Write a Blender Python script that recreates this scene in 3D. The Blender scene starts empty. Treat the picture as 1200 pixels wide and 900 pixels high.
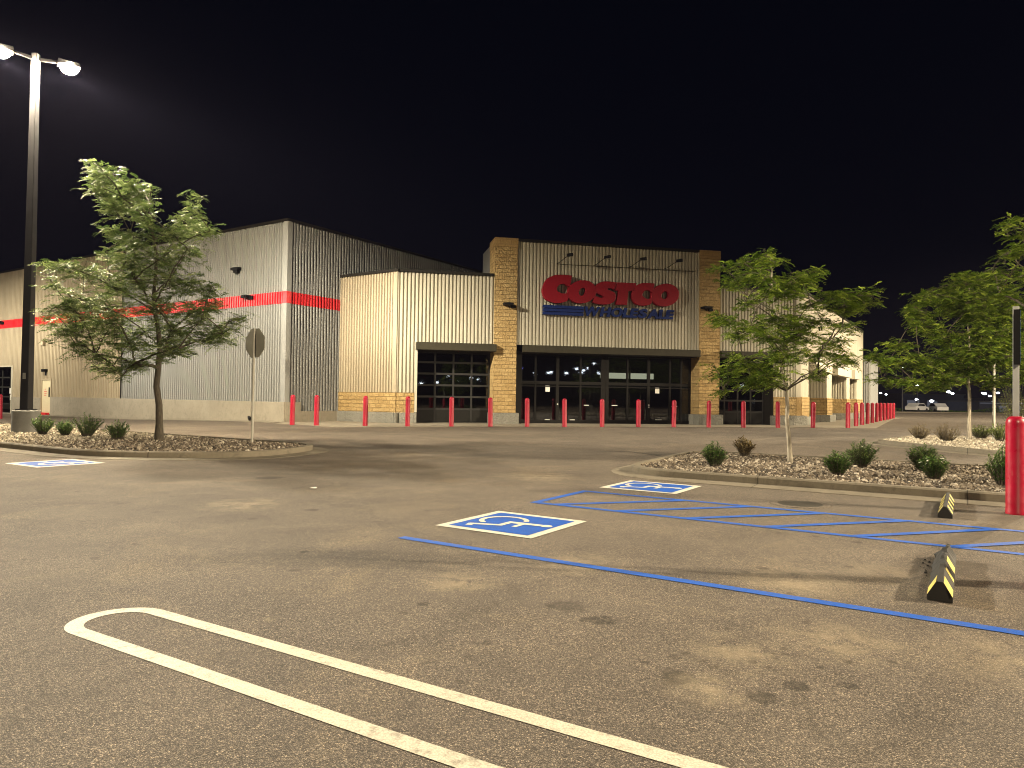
import bpy, bmesh, math, random
from math import sin, cos, pi, radians, sqrt, atan2, hypot
from mathutils import Vector, Matrix
random.seed(11)
SC = bpy.context.scene
COL = SC.collection

# ------------------------------------------------------------------ site frame
AL = radians(-32.7)                    # the car park and the main block share one grid: axis a along stalls, b across
AX = (cos(AL), sin(AL)); BX = (-sin(AL), cos(AL))
def ab(A, B): return (A*AX[0]+B*BX[0], A*AX[1]+B*BX[1])
def sstep(e0, e1, x):
    t = max(0.0, min(1.0, (x-e0)/(e1-e0))); return t*t*(3-2*t)
def gz(x, y):                          # the lot falls a little towards the far left corner
    A = x*AX[0]+y*AX[1]; B = x*BX[0]+y*BX[1]
    return -0.24*sstep(-31, -47, A)*sstep(13, 21, B)

# ------------------------------------------------------------------ node helpers
def new_mat(name):
    m = bpy.data.materials.new(name); m.use_nodes = True
    nt = m.node_tree; nt.nodes.clear()
    out = nt.nodes.new('ShaderNodeOutputMaterial')
    b = nt.nodes.new('ShaderNodeBsdfPrincipled')
    nt.links.new(b.outputs[0], out.inputs[0])
    return m, nt, b, out
def N(nt, typ, **kw):
    n = nt.nodes.new(typ)
    for k, v in kw.items():
        if k.startswith('i_'):
            key = k[2:]
            key = int(key) if key.isdigit() else key.replace('_', ' ')
            n.inputs[key].default_value = v
        else: setattr(n, k, v)
    return n
def L(nt, a, b): nt.links.new(a, b)
def ramp(nt, fac, stops, interp='LINEAR'):
    r = nt.nodes.new('ShaderNodeValToRGB'); r.color_ramp.interpolation = interp
    el = r.color_ramp.elements
    while len(el) < len(stops): el.new(0.5)
    for e, (p, c) in zip(el, stops):
        e.position = p; e.color = c if len(c) == 4 else (*c, 1)
    L(nt, fac, r.inputs[0]); return r.outputs[0]
def mixc(nt, fac, a, b, mode='MIX'):
    m = nt.nodes.new('ShaderNodeMix'); m.data_type = 'RGBA'; m.blend_type = mode
    for sock, v in ((m.inputs[0], fac), (m.inputs[6], a), (m.inputs[7], b)):
        if isinstance(v, (int, float)): sock.default_value = v
        elif isinstance(v, tuple): sock.default_value = v if len(v) == 4 else (*v, 1)
        else: L(nt, v, sock)
    return m.outputs[2]
def math_(nt, op, a, b=None, c=None):
    m = nt.nodes.new('ShaderNodeMath'); m.operation = op
    for i, v in enumerate((a, b, c)):
        if v is None: continue
        if isinstance(v, (int, float)): m.inputs[i].default_value = v
        else: L(nt, v, m.inputs[i])
    return m.outputs[0]
def noise(nt, vec, scale, detail=4, rough=0.55, out=0, dist=0.0):
    n = nt.nodes.new('ShaderNodeTexNoise'); n.inputs['Scale'].default_value = scale
    n.inputs['Detail'].default_value = detail; n.inputs['Roughness'].default_value = rough
    n.inputs['Distortion'].default_value = dist
    L(nt, vec, n.inputs['Vector']); return n.outputs[out]
def coords(nt, which='Object'):
    return nt.nodes.new('ShaderNodeTexCoord').outputs[which]
def worldpos(nt):
    return nt.nodes.new('ShaderNodeNewGeometry').outputs['Position']
def bump(nt, h, bsdf, strength=0.3, dist=0.01):
    b = nt.nodes.new('ShaderNodeBump'); b.inputs['Strength'].default_value = strength
    b.inputs['Distance'].default_value = dist
    L(nt, h, b.inputs['Height']); L(nt, b.outputs[0], bsdf.inputs['Normal'])

def simple(name, col, rough=0.6, metal=0.0, var=0.12, scale=3.0, bumpy=0.0, bscale=60, spec=0.5, dirt=None, dirt_amt=0.35):
    m, nt, b, o = new_mat(name)
    w = worldpos(nt)
    n1 = noise(nt, w, scale, 6, 0.6)
    c = ramp(nt, n1, [(0.3, tuple(max(0, v*(1-var)) for v in col)), (0.7, tuple(min(1, v*(1+var)) for v in col))])
    if dirt:
        n2 = noise(nt, w, scale*0.6, 8, 0.7)
        f = math_(nt, 'MULTIPLY', ramp(nt, n2, [(0.48, (0, 0, 0)), (0.72, (1, 1, 1))]), dirt_amt)
        c = mixc(nt, f, c, dirt)
    L(nt, c, b.inputs['Base Color'])
    b.inputs['Roughness'].default_value = rough; b.inputs['Metallic'].default_value = metal
    b.inputs['Specular IOR Level'].default_value = spec
    if bumpy: bump(nt, noise(nt, w, bscale, 4, 0.6), b, bumpy, 0.01)
    return m
def emit(name, col, strength):
    m = bpy.data.materials.new(name); m.use_nodes = True; nt = m.node_tree; nt.nodes.clear()
    o = nt.nodes.new('ShaderNodeOutputMaterial'); e = nt.nodes.new('ShaderNodeEmission')
    e.inputs[0].default_value = (*col, 1); e.inputs[1].default_value = strength
    L(nt, e.outputs[0], o.inputs[0]); return m

# ------------------------------------------------------------------ materials
def asphalt_mat():
    m, nt, b, o = new_mat('asphalt')
    w = worldpos(nt)
    big = noise(nt, w, 0.16, 5, 0.6)
    med = noise(nt, w, 1.1, 6, 0.65, dist=0.4)
    base = ramp(nt, big, [(0.28, (0.158, 0.137, 0.118)), (0.5, (0.205, 0.178, 0.152)), (0.75, (0.262, 0.227, 0.191))])
    base = mixc(nt, 0.6, base, ramp(nt, med, [(0.25, (0.55, 0.55, 0.56)), (0.75, (1.35, 1.33, 1.28))]), 'MULTIPLY')
    # dusty light patches in the stalls
    dust = ramp(nt, noise(nt, w, 0.55, 7, 0.7, dist=0.8), [(0.53, (0, 0, 0)), (0.72, (1, 1, 1))])
    base = mixc(nt, math_(nt, 'MULTIPLY', dust, 0.5), base, (0.35, 0.29, 0.205))
    # exposed aggregate: single stones
    v = N(nt, 'ShaderNodeTexVoronoi', i_Scale=150.0); L(nt, w, v.inputs['Vector'])
    rnd = v.outputs['Color']
    sep = N(nt, 'ShaderNodeSeparateColor'); L(nt, rnd, sep.inputs[0])
    stone = ramp(nt, sep.outputs[0], [(0.0, (0.38, 0.38, 0.40)), (0.35, (0.75, 0.73, 0.72)), (0.75, (1.15, 1.12, 1.08)), (0.92, (1.7, 1.6, 1.48)), (1.0, (2.9, 2.7, 2.4))])
    gap = ramp(nt, v.outputs['Distance'], [(0.22, (1.1, 1.1, 1.1)), (0.60, (0.3, 0.3, 0.3))])
    base = mixc(nt, 0.85, base, stone, 'MULTIPLY')
    base = mixc(nt, 0.8, base, gap, 'MULTIPLY')
    v2 = N(nt, 'ShaderNodeTexVoronoi', i_Scale=38.0); L(nt, w, v2.inputs['Vector'])
    s2 = N(nt, 'ShaderNodeSeparateColor'); L(nt, v2.outputs['Color'], s2.inputs[0])
    peb = math_(nt, 'MULTIPLY', ramp(nt, s2.outputs[1], [(0.90, (0, 0, 0)), (0.92, (1, 1, 1))]), ramp(nt, v2.outputs['Distance'], [(0.22, (1, 1, 1)), (0.3, (0, 0, 0))]))
    base = mixc(nt, math_(nt, 'MULTIPLY', peb, 0.6), base, (0.30, 0.26, 0.21))
    # oil drips under parked engines (they stay where they are)
    wob = N(nt, 'ShaderNodeVectorMath', operation='ADD')
    nv = N(nt, 'ShaderNodeVectorMath', operation='SCALE'); nv.inputs['Scale'].default_value = 0.22
    sub = N(nt, 'ShaderNodeVectorMath', operation='SUBTRACT'); sub.inputs[1].default_value = (0.5, 0.5, 0.5)
    L(nt, noise(nt, w, 7, 4, 0.6, out=1), sub.inputs[0]); L(nt, sub.outputs[0], nv.inputs[0])
    L(nt, w, wob.inputs[0]); L(nt, nv.outputs[0], wob.inputs[1])
    wob2 = N(nt, 'ShaderNodeVectorMath', operation='ADD'); nv2 = N(nt, 'ShaderNodeVectorMath', operation='SCALE'); nv2.inputs['Scale'].default_value = 0.045
    sub2 = N(nt, 'ShaderNodeVectorMath', operation='SUBTRACT'); sub2.inputs[1].default_value = (0.5, 0.5, 0.5)
    L(nt, noise(nt, w, 24, 4, 0.65, out=1), sub2.inputs[0]); L(nt, sub2.outputs[0], nv2.inputs[0]); L(nt, w, wob2.inputs[0]); L(nt, nv2.outputs[0], wob2.inputs[1])
    spots = [(1.25, 3.51, .085), (1.47, 3.65, .075), (0.94, 4.04, .04), (1.02, 4.09, .03), (0.88, 3.75, .12), (1.75, 3.66, .05), (1.9, 4.0, .035), (1.12, 3.9, .035),
             (1.62, 4.2, .03), (1.36, 3.98, .03), (1.52, 4.12, .022), (1.7, 3.9, .025), (1.05, 3.72, .025), (0.75, 3.95, .03), (1.3, 4.35, .022), (2.15, 4.0, .03), (-0.6, 5.0, .05), (-1.9, 6.6, .05), (3.6, 7.4, .06), (3.3, 7.7, .04), (-3.0, 8.3, .06), (2.2, 6.2, .06), (2.0, 6.05, .05), (2.4, 6.0, .05), (0.4, 5.0, .16), (0.6, 4.7, .12), (3.0, 6.3, .05), (-4.2, 12.4, .25), (-2.5, 9.0, .1)]
    acc = None
    for (x, y, r) in spots:
        d = N(nt, 'ShaderNodeVectorMath', operation='DISTANCE'); d.inputs[1].default_value = (x, y, 0)
        L(nt, (wob2 if r < .09 else wob).outputs[0], d.inputs[0])
        f = N(nt, 'ShaderNodeMapRange', clamp=True); f.inputs[1].default_value = r*0.72; f.inputs[2].default_value = r*1.08
        f.inputs[3].default_value = 1; f.inputs[4].default_value = 0
        L(nt, d.outputs['Value'], f.inputs[0])
        acc = f.outputs[0] if acc is None else math_(nt, 'MAXIMUM', acc, f.outputs[0])
    acc = math_(nt, 'MULTIPLY', acc, ramp(nt, noise(nt, w, 16, 6, 0.75), [(0.35, (.25, .25, .25)), (0.55, (1, 1, 1))]))
    base = mixc(nt, math_(nt, 'MULTIPLY', acc, 0.78), base, (0.034, 0.029, 0.024))
    acc2 = None
    for (x, y, r) in [(1.33, 4.12, .42), (2.0, 4.35, .5), (2.35, 5.75, .55), (1.0, 3.6, .3), (-1.53, 4.62, .07), (2.9, 4.0, .6), (0.6, 6.3, .5), (-0.4, 5.6, .4), (3.2, 6.1, .5), (-3.5, 9.4, .7), (0.5, 13.2, .9)]:
        d = N(nt, 'ShaderNodeVectorMath', operation='DISTANCE'); d.inputs[1].default_value = (x, y, 0); L(nt, wob.outputs[0], d.inputs[0])
        f = N(nt, 'ShaderNodeMapRange', clamp=True); f.inputs[1].default_value = 0; f.inputs[2].default_value = r; f.inputs[3].default_value = 1; f.inputs[4].default_value = 0
        L(nt, d.outputs['Value'], f.inputs[0]); acc2 = f.outputs[0] if acc2 is None else math_(nt, 'MAXIMUM', acc2, f.outputs[0])
    brk = ramp(nt, noise(nt, w, 4.5, 8, 0.72, dist=0.5), [(0.38, (0, 0, 0)), (0.62, (1, 1, 1))])
    base = mixc(nt, math_(nt, 'MULTIPLY', math_(nt, 'MULTIPLY', acc2, brk), 0.62), base, (0.36, 0.295, 0.20))
    # dark tyre polish where cars roll into the stalls
    mp = N(nt, 'ShaderNodeMapping'); mp.inputs['Rotation'].default_value = (0, 0, -AL); mp.inputs['Scale'].default_value = (0.22, 1.5, 1); L(nt, w, mp.inputs[0])
    tp = ramp(nt, noise(nt, mp.outputs[0], 1.0, 5, 0.6, dist=0.3), [(0.50, (0, 0, 0)), (0.66, (1, 1, 1))])
    base = mixc(nt, math_(nt, 'MULTIPLY', tp, 0.38), base, (0.12, 0.102, 0.086))
    # thin cracks
    vc = N(nt, 'ShaderNodeTexVoronoi', feature='DISTANCE_TO_EDGE', i_Scale=0.11)
    wc = N(nt, 'ShaderNodeVectorMath', operation='ADD'); nc = N(nt, 'ShaderNodeVectorMath', operation='SCALE'); nc.inputs['Scale'].default_value = 1.6
    L(nt, noise(nt, w, 0.7, 5, 0.6, out=1), nc.inputs[0]); L(nt, w, wc.inputs[0]); L(nt, nc.outputs[0], wc.inputs[1]); L(nt, wc.outputs[0], vc.inputs['Vector'])
    cr = ramp(nt, vc.outputs['Distance'], [(0.0, (1, 1, 1)), (0.0035, (0, 0, 0))])
    base = mixc(nt, math_(nt, 'MULTIPLY', cr, 0.3), base, (0.05, 0.043, 0.034))
    vb_ = N(nt, 'ShaderNodeTexVoronoi', i_Scale=3.1); L(nt, wob.outputs[0], vb_.inputs['Vector']); sb_ = N(nt, 'ShaderNodeSeparateColor'); L(nt, vb_.outputs['Color'], sb_.inputs[0])
    drip = math_(nt, 'MULTIPLY', ramp(nt, sb_.outputs[2], [(0.72, (0, 0, 0)), (0.74, (1, 1, 1))]), ramp(nt, vb_.outputs['Distance'], [(0.06, (1, 1, 1)), (0.16, (0, 0, 0))]))
    base = mixc(nt, math_(nt, 'MULTIPLY', drip, 0.5), base, (0.04, 0.033, 0.026))
    L(nt, base, b.inputs['Base Color'])
    b.inputs['Roughness'].default_value = 0.88; b.inputs['Specular IOR Level'].default_value = 0.3
    h = math_(nt, 'ADD', math_(nt, 'MULTIPLY', sep.outputs[0], 0.5), math_(nt, 'SUBTRACT', 1.0, v.outputs['Distance']))
    bump(nt, h, b, 0.6, 0.006)
    return m

def concrete_mat(name, col, var=0.2, rough=0.85):
    m, nt, b, o = new_mat(name)
    w = worldpos(nt)
    c = ramp(nt, noise(nt, w, 0.9, 8, 0.65), [(0.25, tuple(v*(1-var) for v in col)), (0.75, tuple(min(.9, v*(1+var)) for v in col))])
    fine = ramp(nt, noise(nt, w, 55, 3, 0.7), [(0.3, (0.8, 0.8, 0.8)), (0.7, (1.15, 1.15, 1.15))])
    c = mixc(nt, 0.7, c, fine, 'MULTIPLY')
    st = ramp(nt, noise(nt, w, 3.1, 9, 0.75, dist=0.6), [(0.50, (0, 0, 0)), (0.68, (1, 1, 1))])
    c = mixc(nt, math_(nt, 'MULTIPLY', st, 0.45), c, tuple(v*0.5 for v in col))
    ms = N(nt, 'ShaderNodeMapping'); ms.inputs['Scale'].default_value = (1, 1, 0.12); L(nt, w, ms.inputs[0])
    sk = ramp(nt, noise(nt, ms.outputs[0], 5.5, 6, 0.7), [(0.56, (0, 0, 0)), (0.70, (1, 1, 1))])
    c = mixc(nt, math_(nt, 'MULTIPLY', sk, 0.35), c, tuple(v*0.55 for v in col))
    if 'kerb' in name or 'gutter' in name or 'walk' in name:
        dt = N(nt, 'ShaderNodeVectorMath', operation='DOT_PRODUCT'); dt.inputs[1].default_value = (AX[0]/3.05, AX[1]/3.05, 0); L(nt, w, dt.inputs[0])
        fr_ = math_(nt, 'FRACT', math_(nt, 'ADD', dt.outputs['Value'], math_(nt, 'MULTIPLY', noise(nt, w, 6, 2), 0.006)))
        jt = ramp(nt, fr_, [(0.0, (1, 1, 1)), (0.005, (1, 1, 1)), (0.006, (0, 0, 0))])
        c = mixc(nt, math_(nt, 'MULTIPLY', jt, 0.8), c, (0.03, 0.026, 0.02))
        tyre_ = ramp(nt, noise(nt, w, 1.7, 7, 0.75, dist=1.0), [(0.55, (0, 0, 0)), (0.63, (1, 1, 1))])
        c = mixc(nt, math_(nt, 'MULTIPLY', tyre_, 0.4), c, tuple(v*0.4 for v in col))
    L(nt, c, b.inputs['Base Color']); b.inputs['Roughness'].default_value = rough
    b.inputs['Specular IOR Level'].default_value = 0.3
    bump(nt, noise(nt, w, 40, 6, 0.7), b, 0.35, 0.008)
    return m

def brick_mat(name, c1, c2, mortar, bw, bh, rough_bump=1.3, mort=0.009):
    m, nt, b, o = new_mat(name)
    uv = coords(nt, 'UV')
    br = N(nt, 'ShaderNodeTexBrick', offset=0.5)
    br.inputs['Color1'].default_value = (*c1, 1); br.inputs['Color2'].default_value = (*c2, 1); br.inputs['Mortar'].default_value = (*mortar, 1)
    br.inputs['Scale'].default_value = 1.0; br.inputs['Mortar Size'].default_value = mort; br.inputs['Mortar Smooth'].default_value = 0.4
    br.inputs['Brick Width'].default_value = bw; br.inputs['Row Height'].default_value = bh
    L(nt, uv, br.inputs['Vector'])
    w = worldpos(nt)
    f = ramp(nt, noise(nt, w, 14, 5, 0.65), [(0.25, (0.68, 0.68, 0.66)), (0.75, (1.25, 1.25, 1.25))])
    c = mixc(nt, 0.8, br.outputs['Color'], f, 'MULTIPLY')
    f2 = ramp(nt, noise(nt, w, 0.8, 4, 0.6), [(0.3, (0.82, 0.82, 0.82)), (0.7, (1.1, 1.1, 1.1))])
    c = mixc(nt, 0.7, c, f2, 'MULTIPLY')
    L(nt, c, b.inputs['Base Color']); b.inputs['Roughness'].default_value = 0.9; b.inputs['Specular IOR Level'].default_value = 0.25
    vr = N(nt, 'ShaderNodeTexVoronoi', i_Scale=9.0); L(nt, w, vr.inputs['Vector'])
    h = math_(nt, 'ADD', math_(nt, 'MULTIPLY', noise(nt, w, 11, 5, 0.6), 1.0), math_(nt, 'MULTIPLY', br.outputs['Fac'], -0.9))
    h = math_(nt, 'ADD', h, math_(nt, 'MULTIPLY', vr.outputs['Distance'], 0.4))
    bump(nt, h, b, rough_bump, 0.05)
    return m

def panel_mat(name, col, rough=0.42, metal=0.0, var=0.1):
    m, nt, b, o = new_mat(name)
    w = worldpos(nt)
    mp = N(nt, 'ShaderNodeMapping'); mp.inputs['Scale'].default_value = (3.0, 3.0, 0.12); L(nt, w, mp.inputs[0])
    n1 = noise(nt, mp.outputs[0], 1.0, 5, 0.6)
    c = ramp(nt, n1, [(0.3, tuple(v*(1-var) for v in col)), (0.7, tuple(min(1, v*(1+var)) for v in col))])
    L(nt, c, b.inputs['Base Color']); b.inputs['Roughness'].default_value = rough; b.inputs['Metallic'].default_value = metal
    L(nt, ramp(nt, noise(nt, w, 2.2, 5, 0.6), [(0.3, (rough*.8,)*3), (0.7, (min(1, rough*1.25),)*3)]), b.inputs['Roughness'])
    return m

def paint_mat(name, col, wear=0.35, wscale=18):
    m, nt, b, o = new_mat(name)
    w = worldpos(nt)
    v = N(nt, 'ShaderNodeTexVoronoi', i_Scale=105.0); L(nt, w, v.inputs['Vector'])
    n1 = noise(nt, w, wscale, 8, 0.75)
    n2 = noise(nt, w, 1.3, 4, 0.6)
    f = math_(nt, 'ADD', math_(nt, 'MULTIPLY', n1, 0.75), math_(nt, 'MULTIPLY', n2, 0.35))
    f = ramp(nt, f, [(0.66-wear*0.25, (0, 0, 0)), (0.80-wear*0.2, (1, 1, 1))])
    c = mixc(nt, 0.5, col, ramp(nt, noise(nt, w, 6, 6, 0.7), [(0.3, (0.75, 0.75, 0.75)), (0.7, (1.1, 1.1, 1.1))]), 'MULTIPLY')
    pit = ramp(nt, v.outputs['Distance'], [(0.35, (1, 1, 1)), (0.7, (0.72, 0.72, 0.72))])
    c = mixc(nt, 0.8, c, pit, 'MULTIPLY')
    chip = ramp(nt, noise(nt, w, 70, 4, 0.75), [(0.60, (0, 0, 0)), (0.66, (1, 1, 1))])
    f = math_(nt, 'MAXIMUM', math_(nt, 'MULTIPLY', f, 0.75), math_(nt, 'MULTIPLY', chip, wear*1.2))
    c = mixc(nt, f, c, (0.11, 0.093, 0.073))
    L(nt, c, b.inputs['Base Color']); b.inputs['Roughness'].default_value = 0.7; b.inputs['Specular IOR Level'].default_value = 0.35
    bump(nt, math_(nt, 'SUBTRACT', 1.0, v.outputs['Distance']), b, 0.4, 0.004)
    return m

def leaf_mat(name, c0, c1, c2, rough=0.5):
    m, nt, b, o = new_mat(name)
    oi = nt.nodes.new('ShaderNodeNewGeometry')
    c = ramp(nt, oi.outputs['Random Per Island'], [(0.0, c0), (0.55, c1), (1.0, c2)])
    L(nt, c, b.inputs['Base Color']); b.inputs['Roughness'].default_value = rough
    b.inputs['Specular IOR Level'].default_value = 0.18
    tr = nt.nodes.new('ShaderNodeBsdfTranslucent'); L(nt, c, tr.inputs[0])
    mx = nt.nodes.new('ShaderNodeMixShader'); mx.inputs[0].default_value = 0.22
    L(nt, b.outputs[0], mx.inputs[1]); L(nt, tr.outputs[0], mx.inputs[2]); L(nt, mx.outputs[0], o.inputs[0])
    return m
def stone_mat(name, stops):
    m, nt, b, o = new_mat(name)
    g = nt.nodes.new('ShaderNodeNewGeometry')
    c = ramp(nt, g.outputs['Random Per Island'], stops)
    c = mixc(nt, 0.5, c, ramp(nt, noise(nt, g.outputs['Position'], 30, 3, 0.6), [(0.3, (.7, .7, .7)), (.7, (1.2, 1.2, 1.2))]), 'MULTIPLY')
    L(nt, c, b.inputs['Base Color']); b.inputs['Roughness'].default_value = 0.85; return m
def bark_mat(name, c1, c2):
    m, nt, b, o = new_mat(name)
    w = worldpos(nt)
    mp = N(nt, 'ShaderNodeMapping'); mp.inputs['Scale'].default_value = (1, 1, 0.25); L(nt, w, mp.inputs[0])
    n1 = noise(nt, mp.outputs[0], 22, 6, 0.65)
    L(nt, ramp(nt, n1, [(0.3, c1), (0.7, c2)]), b.inputs['Base Color']); b.inputs['Roughness'].default_value = 0.9
    bump(nt, n1, b, 0.7, 0.02); return m
def glass_mat(name, tint=0.35, rough=0.02):
    m = bpy.data.materials.new(name); m.use_nodes = True; nt = m.node_tree; nt.nodes.clear()
    o = nt.nodes.new('ShaderNodeOutputMaterial')
    t = nt.nodes.new('ShaderNodeBsdfTransparent'); t.inputs[0].default_value = (tint, tint*1.0, tint*0.93, 1)
    g = nt.nodes.new('ShaderNodeBsdfGlossy'); g.inputs['Roughness'].default_value = rough; g.inputs[0].default_value = (.9, .93, 1, 1)
    fr = nt.nodes.new('ShaderNodeFresnel'); fr.inputs[0].default_value = 1.7
    mx = nt.nodes.new('ShaderNodeMixShader')
    L(nt, fr.outputs[0], mx.inputs[0]); L(nt, t.outputs[0], mx.inputs[1]); L(nt, g.outputs[0], mx.inputs[2]); L(nt, mx.outputs[0], o.inputs[0])
    return m

M = {}
M['asphalt'] = asphalt_mat()
M['walk'] = concrete_mat('walk_concrete', (0.27, 0.24, 0.19), 0.12)
M['kerb'] = concrete_mat('kerb_concrete', (0.165, 0.143, 0.108), 0.22)
M['gutter'] = concrete_mat('gutter_concrete', (0.18, 0.157, 0.12), 0.25)
M['plinth'] = concrete_mat('plinth_concrete', (0.31, 0.28, 0.225), 0.14)
M['pedestal'] = concrete_mat('pedestal_concrete', (0.20, 0.20, 0.19), 0.1)
M['tan_block'] = brick_mat('tan_split_block', (0.47, 0.33, 0.15), (0.37, 0.25, 0.105), (0.28, 0.195, 0.09), 0.41, 0.205)
M['tan_smooth'] = brick_mat('tan_cap_block', (0.40, 0.27, 0.12), (0.36, 0.24, 0.10), (0.25, 0.17, 0.08), 0.61, 0.25, 0.3)
M['grey_block'] = brick_mat('grey_split_block', (0.27, 0.262, 0.23), (0.20, 0.195, 0.17), (0.15, 0.147, 0.13), 1.2, 0.62, 1.6)
M['galv'] = panel_mat('galvanised_panel', (0.245, 0.25, 0.245), 0.6, 0.0)
M['bone'] = panel_mat('bone_panel', (0.45, 0.42, 0.335), 0.6, 0.0)
M['tanpan'] = panel_mat('tan_panel', (0.36, 0.305, 0.215), 0.6, 0.0)
M['redpan'] = panel_mat('red_panel', (0.60, 0.012, 0.022), 0.42, 0.0)
M['dark_trim'] = simple('dark_bronze_trim', (0.014, 0.0125, 0.010), 0.6, 0.0, spec=0.15)
M['bronze'] = simple('bronze_canopy', (0.034, 0.030, 0.019), 0.6, spec=0.2)
M['frame'] = simple('bronze_door_frame', (0.006, 0.0052, 0.004), 0.5, 0.0, spec=0.15)
M['muntin'] = simple('grey_door_frame', (0.022, 0.0215, 0.020), 0.5, 0.0, spec=0.2)
M['dark_panel'] = simple('dark_door_panel', (0.008, 0.0075, 0.006), 0.5, spec=0.2)
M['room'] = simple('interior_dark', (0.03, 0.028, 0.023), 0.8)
M['roof'] = simple('roof_membrane', (0.12, 0.12, 0.12), 0.9)
M['glass'] = glass_mat('door_glass', 0.5)
M['cream_door'] = simple('cream_door', (0.66, 0.585, 0.40), 0.5, var=0.05)
M['white'] = simple('white_paint_metal', (0.78, 0.76, 0.70), 0.5, var=0.05)
M['black'] = simple('black_metal', (0.006, 0.006, 0.007), 0.6, spec=0.15)
M['pole'] = simple('pole_bronze', (0.016, 0.016, 0.020), 0.5, var=0.2, spec=0.3)
M['steel'] = simple('galvanised_steel', (0.45, 0.46, 0.45), 0.42, 0.6)
M['signgrey'] = simple('sign_back_grey', (0.40, 0.385, 0.335), 0.6, 0.0)
M['signred'] = simple('sign_face_red', (0.5, 0.015, 0.02), 0.4)
def bollard_mat():
    m, nt, b, o = new_mat('red_bollard_plastic')
    w = worldpos(nt)
    c = ramp(nt, noise(nt, w, 3.0, 5, 0.6), [(0.3, (0.27, 0.0025, 0.018)), (0.7, (0.36, 0.004, 0.028))])
    mp = N(nt, 'ShaderNodeMapping'); mp.inputs['Scale'].default_value = (1, 1, 0.35); L(nt, w, mp.inputs[0])
    sc = ramp(nt, noise(nt, mp.outputs[0], 13, 7, 0.75, dist=0.7), [(0.60, (0, 0, 0)), (0.66, (1, 1, 1))])
    c = mixc(nt, math_(nt, 'MULTIPLY', sc, 0.30), c, (0.42, 0.13, 0.13))
    dk = ramp(nt, noise(nt, mp.outputs[0], 7, 7, 0.7, dist=1.2), [(0.60, (0, 0, 0)), (0.68, (1, 1, 1))])
    c = mixc(nt, math_(nt, 'MULTIPLY', dk, 0.45), c, (0.07, 0.012, 0.012))
    L(nt, c, b.inputs['Base Color']); b.inputs['Specular IOR Level'].default_value = 0.4
    L(nt, ramp(nt, noise(nt, w, 9, 5, 0.6), [(0.3, (.25,)*3), (0.7, (.5,)*3)]), b.inputs['Roughness'])
    return m
M['red'] = bollard_mat()
M['letter_red'] = simple('letter_red', (0.235, 0.003, 0.012), 0.5, var=0.06, spec=0.25)
M['letter_blue'] = simple('letter_blue', (0.006, 0.020, 0.12), 0.6, var=0.08, spec=0.2)
M['letter_side'] = simple('letter_return', (0.10, 0.006, 0.010), 0.5)
M['rubber'] = simple('black_rubber', (0.016, 0.015, 0.014), 0.75, bumpy=0.4, bscale=50, dirt=(0.035, 0.031, 0.025), dirt_amt=0.5)
M['yellow'] = simple('yellow_reflective', (0.74, 0.62, 0.16), 0.4, dirt=(0.3, 0.25, 0.1), dirt_amt=0.4)
M['iron'] = simple('cast_iron', (0.05, 0.045, 0.038), 0.6, 0.3, bumpy=0.5, bscale=80)
M['paper'] = simple('white_paper', (0.8, 0.79, 0.74), 0.8, var=0.04)
M['white_line'] = paint_mat('white_line_paint', (0.62, 0.575, 0.47), 0.42)
M['blue_line'] = paint_mat('blue_line_paint', (0.016, 0.108, 0.52), 0.36)
M['blue_sq'] = paint_mat('blue_symbol_paint', (0.006, 0.092, 0.48), 0.22)
M['white_sq'] = paint_mat('white_symbol_paint', (0.66, 0.64, 0.55), 0.3)
M['leaf_locust'] = leaf_mat('locust_leaf', (0.045, 0.08, 0.02), (0.14, 0.20, 0.06), (0.27, 0.33, 0.13))
M['leaf_green'] = leaf_mat('green_leaf', (0.03, 0.06, 0.006), (0.11, 0.175, 0.018), (0.27, 0.34, 0.05))
M['leaf_shrub'] = leaf_mat('shrub_leaf', (0.03, 0.075, 0.018), (0.07, 0.135, 0.03), (0.15, 0.20, 0.055))
M['leaf_pale'] = leaf_mat('pale_shrub_leaf', (0.07, 0.12, 0.02), (0.14, 0.19, 0.04), (0.25, 0.27, 0.08))
M['leaf_dry'] = leaf_mat('dry_shrub_leaf', (0.10, 0.07, 0.03), (0.16, 0.12, 0.05), (0.22, 0.18, 0.09))
M['flower'] = leaf_mat('small_blossom', (0.5, 0.5, 0.42), (0.6, 0.6, 0.5), (0.7, 0.7, 0.62))
M['bark_dark'] = bark_mat('dark_bark', (0.035, 0.028, 0.020), (0.095, 0.078, 0.055))
M['bark_pale'] = bark_mat('pale_bark', (0.15, 0.125, 0.09), (0.40, 0.36, 0.29))
M['rock'] = stone_mat('river_rock', [(0, (0.035, 0.028, 0.022)), (0.35, (0.10, 0.078, 0.056)), (0.65, (0.18, 0.145, 0.107)), (0.88, (0.30, 0.255, 0.198)), (1, (0.48, 0.43, 0.36))])
M['rock_pale'] = stone_mat('pale_rock', [(0, (0.17, 0.14, 0.10)), (0.5, (0.33, 0.29, 0.22)), (1, (0.58, 0.53, 0.43))])
M['soil'] = simple('soil_bed', (0.06, 0.048, 0.036), 0.95, bumpy=0.5, bscale=30)
M['lens'] = emit('lamp_lens', (1.0, 0.80, 0.50), 4500)
M['lens_off'] = emit('lamp_lens_away', (1.0, 0.84, 0.56), 150)
M['far_white'] = emit('far_lamp_white', (0.86, 0.92, 1.0), 26)
M['far_red'] = emit('far_lamp_red', (1.0, 0.45, 0.4), 10)
M['far_blue'] = emit('far_lamp_blue', (0.25, 0.25, 1.0), 12)
M['far_win'] = emit('far_window', (0.8, 0.85, 1.0), 0.12)
M['vestibule_light'] = emit('vestibule_light', (0.95, 1.0, 0.82), 1.6)
M['far_wall'] = simple('far_wall', (0.10, 0.11, 0.15), 0.8)
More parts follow.
